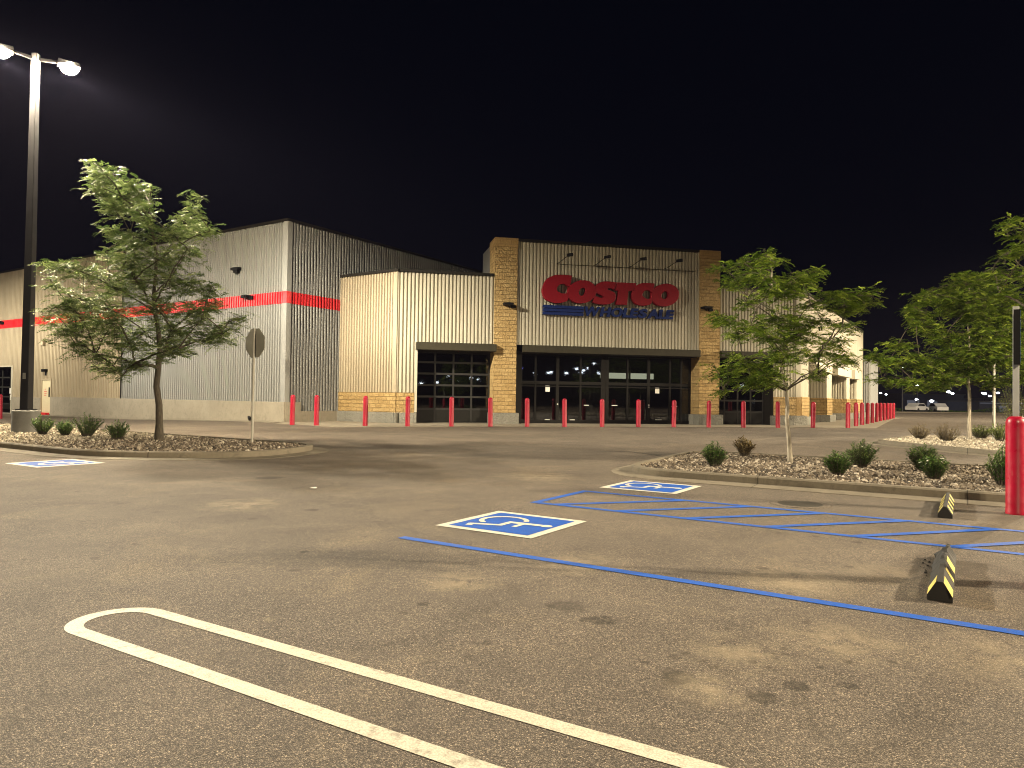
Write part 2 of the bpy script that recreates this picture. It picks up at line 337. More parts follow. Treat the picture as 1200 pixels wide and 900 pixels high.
M['car_white'] = simple('car_white', (0.75, 0.75, 0.76), 0.3, var=0.02)
M['car_glass'] = simple('car_glass', (0.02, 0.022, 0.03), 0.08)
M['tyre'] = simple('tyre', (0.02, 0.02, 0.02), 0.8)

# ------------------------------------------------------------------ mesh builder
class MB:
    def __init__(s): s.v = []; s.f = []
    def face(s, pts):
        i = len(s.v); s.v += [tuple(p) for p in pts]; s.f.append(tuple(range(i, i+len(pts))))
    def box8(s, p):                     # bottom 4 ccw then top 4
        i = len(s.v); s.v += [tuple(q) for q in p]
        for q in ((0, 3, 2, 1), (4, 5, 6, 7), (0, 1, 5, 4), (1, 2, 6, 5), (2, 3, 7, 6), (3, 0, 4, 7)):
            s.f.append(tuple(i+k for k in q))
    def box(s, x0, x1, y0, y1, z0, z1):
        s.box8([(x0, y0, z0), (x1, y0, z0), (x1, y1, z0), (x0, y1, z0), (x0, y0, z1), (x1, y0, z1), (x1, y1, z1), (x0, y1, z1)])
    def prism(s, poly, z0, z1):         # ccw polygon
        n = len(poly); i = len(s.v)
        s.v += [(p[0], p[1], z0) for p in poly]+[(p[0], p[1], z1) for p in poly]
        s.f.append(tuple(i+k for k in reversed(range(n)))); s.f.append(tuple(i+n+k for k in range(n)))
        for k in range(n): s.f.append((i+k, i+(k+1) % n, i+n+(k+1) % n, i+n+k))
    def lathe(s, prof, n=20, c=(0, 0, 0), cap=True):
        i = len(s.v); m = len(prof)
        for (r, z) in prof:
            for k in range(n):
                t = 2*pi*k/n; s.v.append((c[0]+r*cos(t), c[1]+r*sin(t), c[2]+z))
        for j in range(m-1):
            for k in range(n):
                s.f.append((i+j*n+k, i+j*n+(k+1) % n, i+(j+1)*n+(k+1) % n, i+(j+1)*n+k))
        if cap:
            s.f.append(tuple(i+k for k in reversed(range(n)))); s.f.append(tuple(i+(m-1)*n+k for k in range(n)))
    def tube(s, pts, rads, n=6, cap=True):
        pts = [Vector(p) for p in pts]; i = len(s.v); ref = None
        for j, p in enumerate(pts):
            d = (pts[min(j+1, len(pts)-1)]-pts[max(j-1, 0)])
            d = d.normalized() if d.length > 1e-9 else Vector((0, 0, 1))
            if ref is None: ref = Vector((1, 0, 0)) if abs(d.x) < 0.8 else Vector((0, 1, 0))
            u = (ref-d*ref.dot(d)).normalized(); w = d.cross(u); ref = u
            r = rads[j] if isinstance(rads, (list, tuple)) else rads
            for k in range(n):
                t = 2*pi*k/n; s.v.append(tuple(p+u*(r*cos(t))+w*(r*sin(t))))
        for j in range(len(pts)-1):
            for k in range(n):
                s.f.append((i+j*n+k, i+j*n+(k+1) % n, i+(j+1)*n+(k+1) % n, i+(j+1)*n+k))
        if cap:
            s.f.append(tuple(i+k for k in reversed(range(n)))); s.f.append(tuple(i+(len(pts)-1)*n+k for k in range(n)))
    def build(s, name, mat, parent=None, smooth=False, uv=False, bev=0.0, angle=40, fix=True):
        org = Vector((0, 0, 0))
        p = parent; inv = None
        if p is not None:
            inv = wmat(p).inverted()
        me = bpy.data.meshes.new(name)
        vs = s.v if inv is None else [tuple(inv @ Vector(q)) for q in s.v]
        me.from_pydata(vs, [], s.f)
        mats = mat if isinstance(mat, (list, tuple)) else [mat]
        for q in mats: me.materials.append(q)
        if fix:
            bm = bmesh.new(); bm.from_mesh(me); bmesh.ops.recalc_face_normals(bm, faces=bm.faces); bm.to_mesh(me); bm.free()
        if smooth:
            for q in me.polygons: q.use_smooth = True
            me.set_sharp_from_angle(angle=radians(angle))
        if uv:
            lay = me.uv_layers.new(name='UVMap'); mw = wmat(p) if p is not None else Matrix.Identity(4)
            for q in me.polygons:
                nn = q.normal
                if abs(nn.z) > 0.8: tx = Vector((1, 0, 0)); ty = Vector((0, 1, 0))
                else: tx = Vector((-nn.y, nn.x, 0)).normalized(); ty = Vector((0, 0, 1))
                for li in q.loop_indices:
                    c = mw @ me.vertices[me.loops[li].vertex_index].co
                    lay.data[li].uv = (c.dot(tx), c.dot(ty))
        o = bpy.data.objects.new(name, me); COL.objects.link(o)
        if p is not None: o.parent = p
        if bev:
            md = o.modifiers.new('bevel', 'BEVEL'); md.width = bev; md.segments = 2; md.limit_method = 'ANGLE'
        return o
def wmat(o):
    m = o.matrix_basis.copy(); p = o.parent
    while p is not None: m = p.matrix_basis @ m; p = p.parent
    return m
def tag(o, label=None, cat=None, group=None, kind=None):
    for k, v in (('label', label), ('category', cat), ('group', group), ('kind', kind)):
        if v: o[k] = v
    return o
def thing(name, loc, label, cat, group=None, rz=0.0):
    o = bpy.data.objects.new(name, None); COL.objects.link(o)
    o.location = loc; o.rotation_euler = (0, 0, rz); o.empty_display_size = 0.3
    return tag(o, label, cat, group)
def dup(o, parent=None):
    c = o.copy(); COL.objects.link(c)
    if parent is not None: c.parent = parent
    for ch in list(o.children): dup(ch, c)
    return c

class Frame:                            # a wall line: t along it, o outwards, z up
    def __init__(s, P, ang):
        s.P = P; s.u = (cos(ang), sin(ang)); s.n = (s.u[1], -s.u[0])
    def p(s, t, o, z): return (s.P[0]+s.u[0]*t+s.n[0]*o, s.P[1]+s.u[1]*t+s.n[1]*o, z)
    def box(s, mb, t0, t1, o0, o1, z0, z1):
        mb.box8([s.p(t0, o1, z0), s.p(t1, o1, z0), s.p(t1, o0, z0), s.p(t0, o0, z0), s.p(t0, o1, z1), s.p(t1, o1, z1), s.p(t1, o0, z1), s.p(t0, o0, z1)])
    def corr(s, mb, t0, t1, z0, z1, per=0.205, dep=0.085, off=0.0, zl=None):
        # ribbed sheet: flat rib, sloped web, flat valley; sheet edges clipped at t0/t1
        ks = [(0.0, 0.0), (0.44, 0.0), (0.56, -1.0), (0.88, -1.0), (1.0, 0.0)]
        def dpt(t):
            f = (t/per) % 1.0
            for (a, da), (b2, db) in zip(ks, ks[1:]):
                if a <= f <= b2: return dep*(da+(db-da)*(f-a)/(b2-a))
            return 0.0
        ts = {round(t0, 4), round(t1, 4)}
        k = int(math.floor(t0/per))
        while k*per < t1:
            for (f, _) in ks[:-1]:
                q = (k+f)*per
                if t0 < q < t1: ts.add(round(q, 4))
            k += 1
        ts = sorted(ts)
        i = len(mb.v)
        for q in ts:
            o = off+dpt(q)
            mb.v.append(s.p(q, o, z0 if zl is None else zl(q))); mb.v.append(s.p(q, o, z1))
        for j in range(len(ts)-1): mb.f.append((i+2*j, i+2*j+2, i+2*j+3, i+2*j+1))

# ================================================================== GROUND
def build_ground():
    # one sheet: fine near the building (the lot falls a little), coarse to the horizon
    def axis(lo, hi, step, far):
        s = [lo-far, lo-far*0.35, lo-far*0.1]; x = lo
        while x <= hi+1e-6: s.append(x); x += step
        return s+[hi+far*0.1, hi+far*0.35, hi+far]
    xs = axis(-70, 60, 2.0, 500); ys = axis(-20, 90, 2.0, 500)
    mb = MB(); nx = len(xs)
    for y in ys:
        for x in xs: mb.v.append((x, y, gz(x, y)))
    for j in range(len(ys)-1):
        for i in range(nx-1): mb.f.append((j*nx+i, j*nx+i+1, (j+1)*nx+i+1, (j+1)*nx+i))
    return tag(mb.build('ground', M['asphalt'], smooth=True), 'worn brown grey asphalt of the empty car park', None, None, 'structure')
build_ground()

C0 = (-11.91, 37.25); E0 = (-6.25, 38.15)
FL = Frame(C0, AL); FR = Frame(C0, AL+pi/2); FE = Frame(E0, radians(12.3)); FT = Frame(E0, AL)
R0 = FE.p(24.4, 0, 0)[:2]; FX = Frame(R0, AL+pi/2)

# pavement in front of the entrance, flush with the lot, and along the side wall
def sheet(name, polys, z, mat, label):
    mb = MB()
    for p in polys: mb.prism([(q[0], q[1]) for q in p], z-0.12, z)
    return tag(mb.build(name, mat), label, None, None, 'structure')
wk = [FR.p(0.15, -0.3, 0), FR.p(-1.4, 1.1, 0), FE.p(-3.2, 4.9, 0), FE.p(-0.5, 4.45, 0), FE.p(4, 3.75, 0), FE.p(9, 3.5, 0), FE.p(26.9, 3.45, 0),
      FX.p(26.5, 3.0, 0), FX.p(34, 3.3, 0), FX.p(34, -0.2, 0), FX.p(0, -0.2, 0), FE.p(24.2, -1.4, 0), FE.p(0.2, -1.4, 0), FT.p(-4.2, -0.3, 0)]
sheet('pavement', [wk], 0.012, M['walk'], 'pale concrete pavement along the shop front')
mbw = MB()
for k in range(24):
    t1 = 0.0-k*1.6; t0 = t1-1.6
    q = [FL.p(t0, 0.75, 0), FL.p(t1, 0.75, 0), FL.p(t1, -0.05, 0), FL.p(t0, -0.05, 0)]
    mbw.box8([(x, y, gz(x, y)-0.1) for (x, y, _) in q]+[(x, y, gz(x, y)+0.03) for (x, y, _) in q])
tag(mbw.build('pavement', M['walk']), 'narrow pale concrete strip along the foot of the long ribbed wall', None, None, 'structure')

# ================================================================== THE STORE
store = thing('warehouse_store', (0, 40, 0), 'large ribbed metal warehouse store with red lettering and tan block pillars', 'building')
def part(mb, name, mat, parent=store, **k): return mb.build(name, mat, parent, **k)

# --- main block, long left wall
H1 = 10.62
wl = MB()
for (t0, t1, z0, z1) in [(-80, -38, 0.98, 6.28), (-38, -30.9, 3.38, 6.28), (-30.9, -26.35, 0.98, 6.28), (-26.35, -24.88, 2.36, 6.28), (-24.88, -15.8, 0.98, 6.28), (-80, -15.8, 6.91, H1)]:
    FL.corr(wl, t0, t1, z0, z1, off=0.03)
part(wl, 'tan_wall_panel', M['tanpan'])
wg = MB()
FL.corr(wg, -15.8, -0.28, 1.06, 6.28); FL.corr(wg, -15.8, -0.28, 6.91, H1)
FL.box(wg, -0.28, 0.03, -0.28, 0.03, 1.06, H1)          # folded corner trim
FR.corr(wg, 0.28, 1.0, 1.06, 6.28); FR.corr(wg, 1.0, 46, 0.58, 6.28); FR.corr(wg, 0.28, 46, 6.91, H1)
part(wg, 'grey_wall_panel', M['galv'])
ws = MB()
FL.corr(ws, -80, -0.28, 6.28, 6.91, off=0.034); FR.corr(ws, 0.28, 46, 6.28, 6.91, off=0.006); FL.box(ws, -0.282, 0.038, -0.282, 0.038, 6.28, 6.91)
part(ws, 'red_wall_stripe', M['redpan'])
pl = MB()
for (t0, t1) in [(-80, -38), (-30.9, -26.35), (-24.88, 0.06)]: FL.box(pl, t0, t1, -0.3, 0.09, -0.5, 1.0 if t1 < -15 else 1.07)
FR.box(pl, 0.0, 1.0, -0.3, 0.09, -0.3, 1.06); FR.box(pl, 1.0, 46, -0.3, 0.07, -0.3, 0.58)
part(pl, 'concrete_plinth', M['plinth'])
cp = MB()
FL.box(cp, -80, 0.1, -0.4, 0.10, H1, H1+0.12); FR.box(cp, 0.1, 46, -0.4, 0.10, H1, H1+0.12)
part(cp, 'roof_edge_trim', M['dark_trim'])
rf = MB()
rf.prism([FL.p(-80, -0.35, 0)[:2], FL.p(-0.3, -0.35, 0)[:2], FR.p(46, -0.35, 0)[:2], FL.p(-80, -46, 0)[:2]], H1-0.25, H1-0.05)
part(rf, 'roof', M['roof'])
# rear and far side walls so the block is closed
bw = MB(); FL.box(bw, -80, 0, -46.3, -46, 0, H1-0.05); FL.box(bw, -80.2, -80, -46, 0, -0.4, H1-0.05)
FL.box(bw, 0, 21.4, -51.6, -51.4, 0, 8.0)
part(bw, 'rear_wall', M['galv'])
# downpipe seam where the two cladding colours meet
sm = MB(); FL.box(sm, -15.83, -15.76, 0.0, 0.05, 1.07, 6.27); FL.box(sm, -15.83, -15.76, 0.0, 0.05, 6.92, H1); part(sm, 'panel_joint_trim', M['dark_trim'])

# service door in the tan wall
dz = -0.16
fr = MB()
FL.box(fr, -26.35, -26.27, -0.15, 0.06, dz, 2.36); FL.box(fr, -24.96, -24.88, -0.15, 0.06, dz, 2.36); FL.box(fr, -26.27, -24.96, -0.15, 0.06, 2.27, 2.36)
sd = part(fr, 'service_door_frame', M['tanpan'])
d = MB(); FL.box(d, -26.26, -24.97, -0.08, 0.0, dz+0.02, 2.265); part(d, 'door_leaf', M['cream_door'], sd)
d = MB(); FL.box(d, -25.32, -25.14, 0.002, 0.015, 1.05, 1.75); part(d, 'vision_panel', M['black'], sd)
d = MB()
for (q0, q1, z0, z1) in [(-26.0, -25.6, 1.42, 1.46), (-25.95, -25.62, 1.3, 1.34), (-26.0, -25.66, 1.16, 1.20), (-25.9, -25.7, 1.6, 1.64)]: FL.box(d, q0, q1, 0.002, 0.006, z0, z1)
part(d, 'door_notice', M['redpan'], sd)
d = MB(); FL.box(d, -26.3, -24.95, 0.1, 0.35, dz-0.05, dz+0.10); part(d, 'red_door_step', M['redpan'], sd)
d = MB(); FL.box(d, -25.9, -25.5, 0.03, 0.28, 2.86, 3.06); FL.box(d, -25.78, -25.62, 0.03, 0.1, 2.6, 2.9); part(d, 'wall_lamp', M['black'])
d = MB(); FL.box(d, -26.3, -25.95, 0.03, 0.2, 4.8, 5.1); part(d, 'junction_box', M['tanpan'])
# wall mounted floodlight and cameras
def fixture(F, t, z, s=1.0):
    m = MB(); F.box(m, t-0.42*s, t+0.42*s, 0.02, 0.36*s, z+0.05*s, z+0.24*s); F.box(m, t-0.22*s, t+0.22*s, 0.02, 0.26*s, z-0.16*s, z+0.05*s); return m
part(fixture(FL, -4.1, 8.3, 0.75), 'wall_floodlight', M['black'])
def camera_mb(F, t, z):
    m = MB(); F.box(m, t-0.32, t+0.14, 0.02, 0.3, z-0.06, z+0.10); F.box(m, t+0.1, t+0.42, 0.02, 0.14, z-0.14, z+0.05); m.tube([F.p(t+0.1, 0.0, z), F.p(t, 0.34, z+0.02)], 0.05, 8); return m
part(camera_mb(FL, -3.1, 6.78), 'security_camera', M['black']); part(camera_mb(FL, -33.0, 6.75), 'security_camera', M['black'])
d = MB(); d.tube([FL.p(-2.75, 0.12, 0.22), FL.p(-2.6, 0.2, 0.12)], 0.07, 8); d.tube([FL.p(-2.45, 0.12, 0.24), FL.p(-2.6, 0.2, 0.12), FL.p(-2.6, 0.16, 0.0)], 0.06, 8)
part(d, 'hose_connection', M['black'])

# sectional glass door: frame grid, panes, solid bottom panel
def sectional_door(F, t0, t1, off, ztop, cols, rows, name):
    g = MB(); w = 0.05
    for c in cols: F.box(g, c-w, c+w, off-0.05, off+0.02, 0.02, ztop)
    for i, r in enumerate(rows):
        for c0, c1 in zip(cols, cols[1:]): F.box(g, c0+w, c1-w, off-0.045, off+0.018, r-0.055, r+0.055)
    o = part(g, name, M['muntin'])
    p = MB()
    for c0, c1 in zip(cols, cols[1:]):
        rr = [rows[0]]+rows[1:]
        for r0, r1 in zip(rr, rr[1:]):
            F.box(p, c0+w, c1-w, off-0.03, off-0.018, min(r0, r1)+0.055, max(r0, r1)-0.055)
    part(p, 'door_glass', M['glass'], o)
    b = MB()
    for c0, c1 in zip(cols, cols[1:]): F.box(b, c0+w, c1-w, off-0.03, off-0.005, 0.03, rows[-1]-0.055)
    part(b, 'bottom_panel', M['dark_panel'], o)
    return o
sd2 = sectional_door(FL, -38, -30.9, -0.45, 3.3, [-38, -36.6, -35.2, -33.8, -32.4, -31.1], [3.25, 2.5, 1.75, 1.0, 0.45], 'tyre_bay_door')
d = MB(); FL.box(d, -31.12, -30.9, -0.5, 0.05, -0.3, 3.38); FL.box(d, -38, -31.12, -0.5, 0.05, 3.3, 3.38); part(d, 'door_surround', M['bone'])
d = MB()
for (q, z) in [(-32.2, 1.25), (-31.6, 1.25), (-32.1, 0.75)]: FL.box(d, q-0.25, q+0.2, -0.42, -0.41, z, z+0.42)
part(d, 'door_notice', M['paper'], sd2)

# --- entrance block: ribbed walls over tan block over grey block base
H2 = 8.18
we = MB()
FT.corr(we, -4.28, -0.25, 1.66, H2, off=0.03)
FT.box(we, -0.25, 0.04, -0.25, 0.04, 1.66, H2)           # corner trim
we_t = part(we, 'tan_wall_panel', M['tanpan'])
wb = MB()
FE.corr(wb, 0.03, 1.0, 1.66, H2, off=0.0); FE.corr(wb, 1.0, 5.35, 4.42, H2)
FE.box(wb, 0.98, 1.14, -0.2, 0.03, 0.6, 4.42)
FE.corr(wb, 18.9, 22.6, 4.42, H2); FE.corr(wb, 22.6, 24.1, 1.7, H2)
FE.corr(wb, 6.66, 17.62, 4.42, 10.2)
FE.box(wb, 24.1, 24.43, -0.3, 0.03, 1.72, H2)
FE.box(wb, 6.6, 6.72, -0.3, 0.05, 4.42, 10.2); FE.box(wb, 17.56, 17.66, -0.3, 0.05, 4.42, 10.2)
part(wb, 'bone_wall_panel', M['bone'])
# right wall: pillars, recessed bays, ribs above
wr = MB()
FX.corr(wr, 0.33, 30.5, 4.32, 8.3)
for (t0, t1) in [(0.33, 2.76), (9.66, 12.0), (19.6, 21.65), (26.1, 30.5)]: FX.corr(wr, t0, t1, 1.75, 4.32, dep=0.02)
FX.box(wr, 30.5, 30.7, -6, 0.03, 0, 8.3)
DJ = 1.25
for t in (9.66, 19.6, 26.1):                              # far jamb of each bay, facing the car park
    J = Frame(FX.p(t, -DJ, 0)[:2], AL); J.corr(wr, 0.0, DJ-0.16, 1.75, 4.32); J.box(wr, DJ-0.16, DJ+0.02, -0.16, 0.015, 1.75, 4.32)
for (t0, t1) in [(2.76, 9.66), (12.0, 19.6), (21.65, 26.1)]: FX.corr(wr, t0, t1, 1.75, 4.32, off=-DJ)
part(wr, 'bone_wall_panel', M['bone'])
# rear annex beyond the right wall
an = MB(); FA = Frame(FX.p(31.0, -3, 0)[:2], AL); FA.corr(an, 0, 3.6, 0.3, 5.7); FX.box(an, 31.05, 38, 0.55, 0.65, 0, 5.7); FX.box(an, 31.0, 38, -3, 0.6, 5.62, 5.7)
part(an, 'annex_wall', M['galv'])

def pieces(name, mat, boxes, **k):
    for (F, *q) in boxes:
        m = MB(); F.box(m, *q); part(m, name, mat, **k)
m = MB(); FT.box(m, -4.28, 0.05, -0.3, 0.05, 0.58, 1.66); FE.box(m, 0.05, 1.0, -0.3, 0.048, 0.58, 1.66); part(m, 'tan_block_wall', M['tan_block'], uv=True)
pieces('tan_block_wall', M['tan_block'], [(FE, 22.62, 24.12, -0.3, 0.06, 0.6, 1.72), (FX, 0.3, 2.76, -0.3, 0.06, 0.5, 1.75)], uv=True)
for (t0, t1) in [(9.66, 12.0), (19.6, 21.65), (26.1, 30.5)]:
    m = MB(); FX.box(m, t0, t1, -0.3, 0.06, 0.5, 1.75); FX.box(m, t0-0.06, t0+0.3, -DJ, -0.302, 0.5, 1.75); part(m, 'tan_block_wall', M['tan_block'], uv=True)
bs = MB(); FE.box(bs, 24.12, 24.46, -0.3, 0.07, 0.6, 1.72); part(bs, 'tan_corner_block', M['tan_smooth'], uv=True)
m = MB(); FT.box(m, -4.6, 0.2, -0.3, 0.2, -0.1, 0.58); FE.box(m, 0.2, 1.12, -0.3, 0.2, -0.1, 0.58); part(m, 'grey_block_base', M['grey_block'], uv=True, bev=0.015)
pieces('grey_block_base', M['grey_block'], [(FE, 22.55, 24.7, -0.3, 0.28, -0.1, 0.6), (FX, 0.25, 2.95, -0.29, 0.28, -0.1, 0.52)]+[(FX, t0, t1, -DJ-0.1, 0.28, -0.1, 0.52) for (t0, t1) in [(9.5, 12.2), (19.4, 21.8), (25.9, 30.7)]], uv=True, bev=0.015)

# pillars of the entrance
for (t0, t1) in [(5.32, 6.6), (17.64, 18.95)]:
    p1 = MB(); FE.box(p1, t0, t1, -1.5, 0.12, 0.62, 9.85); po = part(p1, 'entrance_pillar', M['tan_block'], uv=True)
    p2 = MB(); FE.box(p2, t0-0.02, t1+0.02, -1.5, 0.14, 9.85, 10.34); part(p2, 'pillar_cap', M['tan_smooth'], po, uv=True)
    p3 = MB(); FE.box(p3, t0-0.10, t1+0.13, -1.5, 0.38, -0.1, 0.62); part(p3, 'pillar_base', M['grey_block'], po, uv=True, bev=0.015)
# roof edges
rt = MB()
FT.box(rt, -4.28, 0.12, -0.3, 0.10, H2, H2+0.14); FE.box(rt, 0.12, 5.3, -0.3, 0.10, H2, H2+0.14); FE.box(rt, 18.97, 24.3, -0.3, 0.10, H2, H2+0.14)
FX.box(rt, 0.2, 30.7, -0.3, 0.10, 8.3, 8.42); FE.box(rt, 6.62, 17.62, -0.3, 0.10, 10.2, 10.34)
part(rt, 'roof_edge_trim', M['dark_trim'])
r2 = MB()
r2.prism([FT.p(-4.2, -0.2, 0)[:2], FE.p(0.2, -0.2, 0)[:2], FE.p(24.3, -0.2, 0)[:2], FX.p(30.6, -0.2, 0)[:2], FX.p(30.6, -21.4, 0)[:2]], H2-0.2, H2-0.02)
FE.box(r2, 5.4, 18.9, -4.0, -0.15, 10.1, 10.2); FE.box(r2, 5.4, 18.9, -4.1, -4.0, H2, 10.2); FE.box(r2, 5.35, 5.42, -4.0, -1.5, H2, 10.2); FE.box(r2, 18.86, 18.93, -4.0, -1.5, H2, 10.2)
part(r2, 'roof', M['roof'])
# canopies: dark bronze box beams over each opening, with soffits
cb = MB()
FE.box(cb, 1.03, 5.42, -0.15, 0.42, 3.98, 4.38); FE.box(cb, 6.98, 17.62, -0.15, 0.34, 4.0, 4.40); FE.box(cb, 18.97, 22.62, -0.15, 0.34, 4.0, 4.40)
part(cb, 'canopy_beam', M['bronze'], bev=0.01)
aw = MB()
for (t0, t1) in [(2.9, 9.5), (12.1, 19.5), (21.75, 26.0)]: FX.box(aw, t0, t1, -0.05, 0.42, 3.5, 4.30)
part(aw, 'bay_canopy', M['bone'], bev=0.01)
so = MB()
FE.box(so, 1.14, 5.32, -1.1, -0.15, 3.98, 4.06); FE.box(so, 6.6, 17.64, -1.1, -0.15, 3.99, 4.06); FE.box(so, 18.95, 22.6, -1.1, -0.15, 3.99, 4.06)
FE.box(so, 1.0, 1.14, -1.1, -0.2, 0.0, 4.4); FE.box(so, 22.55, 22.62, -1.1, -0.05, 0.0, 4.4); FE.box(so, 6.6, 7.02, -0.96, -0.28, 0.0, 4.0)
part(so, 'soffit', M['dark_trim'])
for (t0, t1) in [(2.76, 9.66), (12.0, 19.6), (21.65, 26.1)]: pass
# glass roll-up doors left and right of the entrance
sectional_door(FE, 1.15, 5.3, -1.0, 3.98, [1.17, 2.21, 3.24, 4.27, 5.29], [3.93, 3.37, 2.74, 2.10, 1.46, 0.77], 'exit_door')
sectional_door(FE, 18.97, 22.55, -1.0, 3.98, [19.0, 19.9, 20.78, 21.66, 22.52], [3.93, 3.37, 2.74, 2.10, 1.46, 0.77], 'exit_door')
# main sliding entrance
ef = MB()
VX = [7.05, 7.98, 9.3, 10.69, 12.03, 12.33, 13.59, 14.93, 16.3, 17.02, 17.6]
for i, t in enumerate(VX):
    w = 0.09 if i in (0, 2, 4, 5, 7) else 0.055
    FE.box(ef, t-w, t+w, -1.06, -0.93, 0.0, 3.99)
for (a0, a1) in zip(VX, VX[1:]):
    if abs(a0-12.03) < .01: FE.box(ef, a0+0.09, a1-0.09, -1.05, -0.95, 0, 3.99); continue
    FE.box(ef, a0+0.055, a1-0.055, -1.05, -0.94, 2.26, 2.44); FE.box(ef, a0+0.055, a1-0.055, -1.05, -0.94, 3.9, 3.99); FE.box(ef, a0+0.055, a1-0.055, -1.05, -0.94, 0.0, 0.22)
    FE.box(ef, a0+0.055, a1-0.055, -1.05, -0.95, 2.12, 2.18)
eo = part(ef, 'entrance_frame', M['frame'])
pg = MB()
for (a0, a1) in zip(VX, VX[1:]):
    if abs(a0-12.03) < .01: continue
    FE.box(pg, a0+0.055, a1-0.055, -1.01, -0.998, 0.22, 2.12); FE.box(pg, a0+0.055, a1-0.055, -1.01, -0.998, 2.44, 3.9)
part(pg, 'entrance_glass', M['glass'], eo)
for (t, z) in [(8.72, 1.83), (15.5, 1.83)]:
    d = MB(); FE.box(d, t-0.13, t+0.13, -0.995, -0.985, z, z+0.36); FE.box(d, t-0.1, t+0.12, -0.995, -0.985, z+0.43, z+0.5); part(d, 'door_notice', M['paper'], eo)
for (t0, t1, z) in [(10.9, 11.2, 1.05), (12.6, 12.95, 1.06), (8.55, 8.85, 0.2), (10.05, 10.35, 0.2), (15.35, 15.75, 0.24), (16.4, 16.75, 1.05)]:
    d = MB(); FE.box(d, t0, t1, -0.93, -0.89, z, z+0.05); part(d, 'push_bar', M['steel'], eo)
for (t, z) in [(9.3, 1.12), (14.93, 1.12), (14.93, 1.0)]:
    d = MB(); d.tube([FE.p(t, -0.94, z), FE.p(t, -0.88, z)], 0.045, 8); part(d, 'door_lock', M['steel'], eo)
# dark interiors behind the glass
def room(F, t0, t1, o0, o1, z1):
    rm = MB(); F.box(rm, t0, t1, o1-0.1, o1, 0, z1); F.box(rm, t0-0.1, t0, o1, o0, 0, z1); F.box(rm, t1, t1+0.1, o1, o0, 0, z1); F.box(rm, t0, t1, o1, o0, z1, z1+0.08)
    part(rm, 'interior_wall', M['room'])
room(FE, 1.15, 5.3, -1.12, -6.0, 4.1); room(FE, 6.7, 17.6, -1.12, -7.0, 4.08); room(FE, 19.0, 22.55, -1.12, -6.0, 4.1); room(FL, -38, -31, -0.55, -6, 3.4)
for (t, o, w, h) in [(8.2, -3.2, .8, 1.0), (10.0, -3.0, .6, 1.1), (13.2, -3.4, .9, 1.0), (15.6, -3.0, 1.1, 1.0)]:
    fu = MB(); FE.box(fu, t-w/2, t+w/2, o-0.4, o, 0, h); FE.box(fu, t-w/2-.04, t+w/2+.04, o-0.44, o+.04, h, h+.05); part(fu, 'vestibule_counter', M['bronze'])
for (t0, t1, o, z0, z1) in [(15.05, 16.75, -3.6, 2.72, 3.05), (17.0, 18.75, -3.6, 2.72, 3.05)]: pass
vl = MB(); FE.box(vl, 13.32, 14.85, -4.0, -3.95, 2.76, 3.12); FE.box(vl, 15.0, 16.55, -4.0, -3.95, 2.76, 3.12); FE.box(vl, 12.95, 13.2, -4.0, -3.95, 2.76, 3.12)
part(vl, 'vestibule_light', M['vestibule_light'])

# security cameras on the pillars, gooseneck sign lamps and their conduit
for (t, z) in [(6.2, 6.52), (18.12, 6.8)]:
    m = MB(); FE.box(m, t-0.42, t+0.1, 0.14, 0.62, z+0.04, z+0.16); m.tube([FE.p(t-0.05, 0.12, z), FE.p(t-0.15, 0.5, z+0.1)], 0.06, 8); FE.box(m, t+0.05, t+0.3, 0.13, 0.3, z-0.08, z+0.06)
    part(m, 'security_camera', M['black'])
for (t, z) in [(9.28, 9.36), (11.47, 9.37), (13.6, 9.38), (15.8, 9.40)]:
    m = MB(); m.tube([FE.p(t-0.38, 0.02, z-0.28), FE.p(t-0.3, 0.25, z-0.26), FE.p(t-0.1, 0.8, z-0.06), FE.p(t, 1.15, z)], 0.02, 8)
    m.tube([FE.p(t-0.10, 1.08, z+0.0), FE.p(t+0.12, 1.35, z+0.0)], [0.08, 0.10], 10); part(m, 'sign_lamp', M['black'])
cd = MB(); cd.tube([FE.p(8.9, 0.03, 9.05), FE.p(17.4, 0.03, 9.05)], 0.016, 6); part(cd, 'conduit', M['bronze'])

# --- the lettering
def curve_mesh(splines, depth, bev=0.012):
    cu = bpy.data.curves.new('outline', 'CURVE'); cu.dimensions = '2D'; cu.fill_mode = 'BOTH'; cu.extrude = depth/2; cu.bevel_depth = bev; cu.bevel_resolution = 1
    for pts in splines:
        sp = cu.splines.new('POLY'); sp.points.add(len(pts)-1)
        for q, (x, y) in zip(sp.points, pts): q.co = (x, y, 0, 1)
        sp.use_cyclic_u = True
    ob = bpy.data.objects.new('outline', cu); COL.objects.link(ob)
    me = bpy.data.meshes.new_from_object(ob.evaluated_get(bpy.context.evaluated_depsgraph_get()))
    bpy.data.objects.remove(ob); bpy.data.curves.remove(cu)
    return me
def text_mesh(s, size, shear, offset, depth, spacing=1.0):
    cu = bpy.data.curves.new('lettering', 'FONT'); cu.body = s; cu.size = size; cu.shear = shear; cu.offset = offset; cu.extrude = depth/2; cu.space_character = spacing
    ob = bpy.data.objects.new('lettering', cu); COL.objects.link(ob)
    me = bpy.data.meshes.new_from_object(ob.evaluated_get(bpy.context.evaluated_depsgraph_get()))
    bpy.data.objects.remove(ob); bpy.data.curves.remove(cu)
    return me
def place_mesh(me, name, F, o, mats, parent):
    # 2D letter mesh (x along the wall, y up, z outwards) onto the wall line, as a child of parent
    inv = wmat(parent).inverted()
    for v in me.vertices:
        v.co = inv @ Vector(F.p(v.co.x, o+v.co.z, v.co.y))
    me.materials.clear()
    for q in mats: me.materials.append(q)
    ob = bpy.data.objects.new(name, me); COL.objects.link(ob); ob.parent = parent; return ob
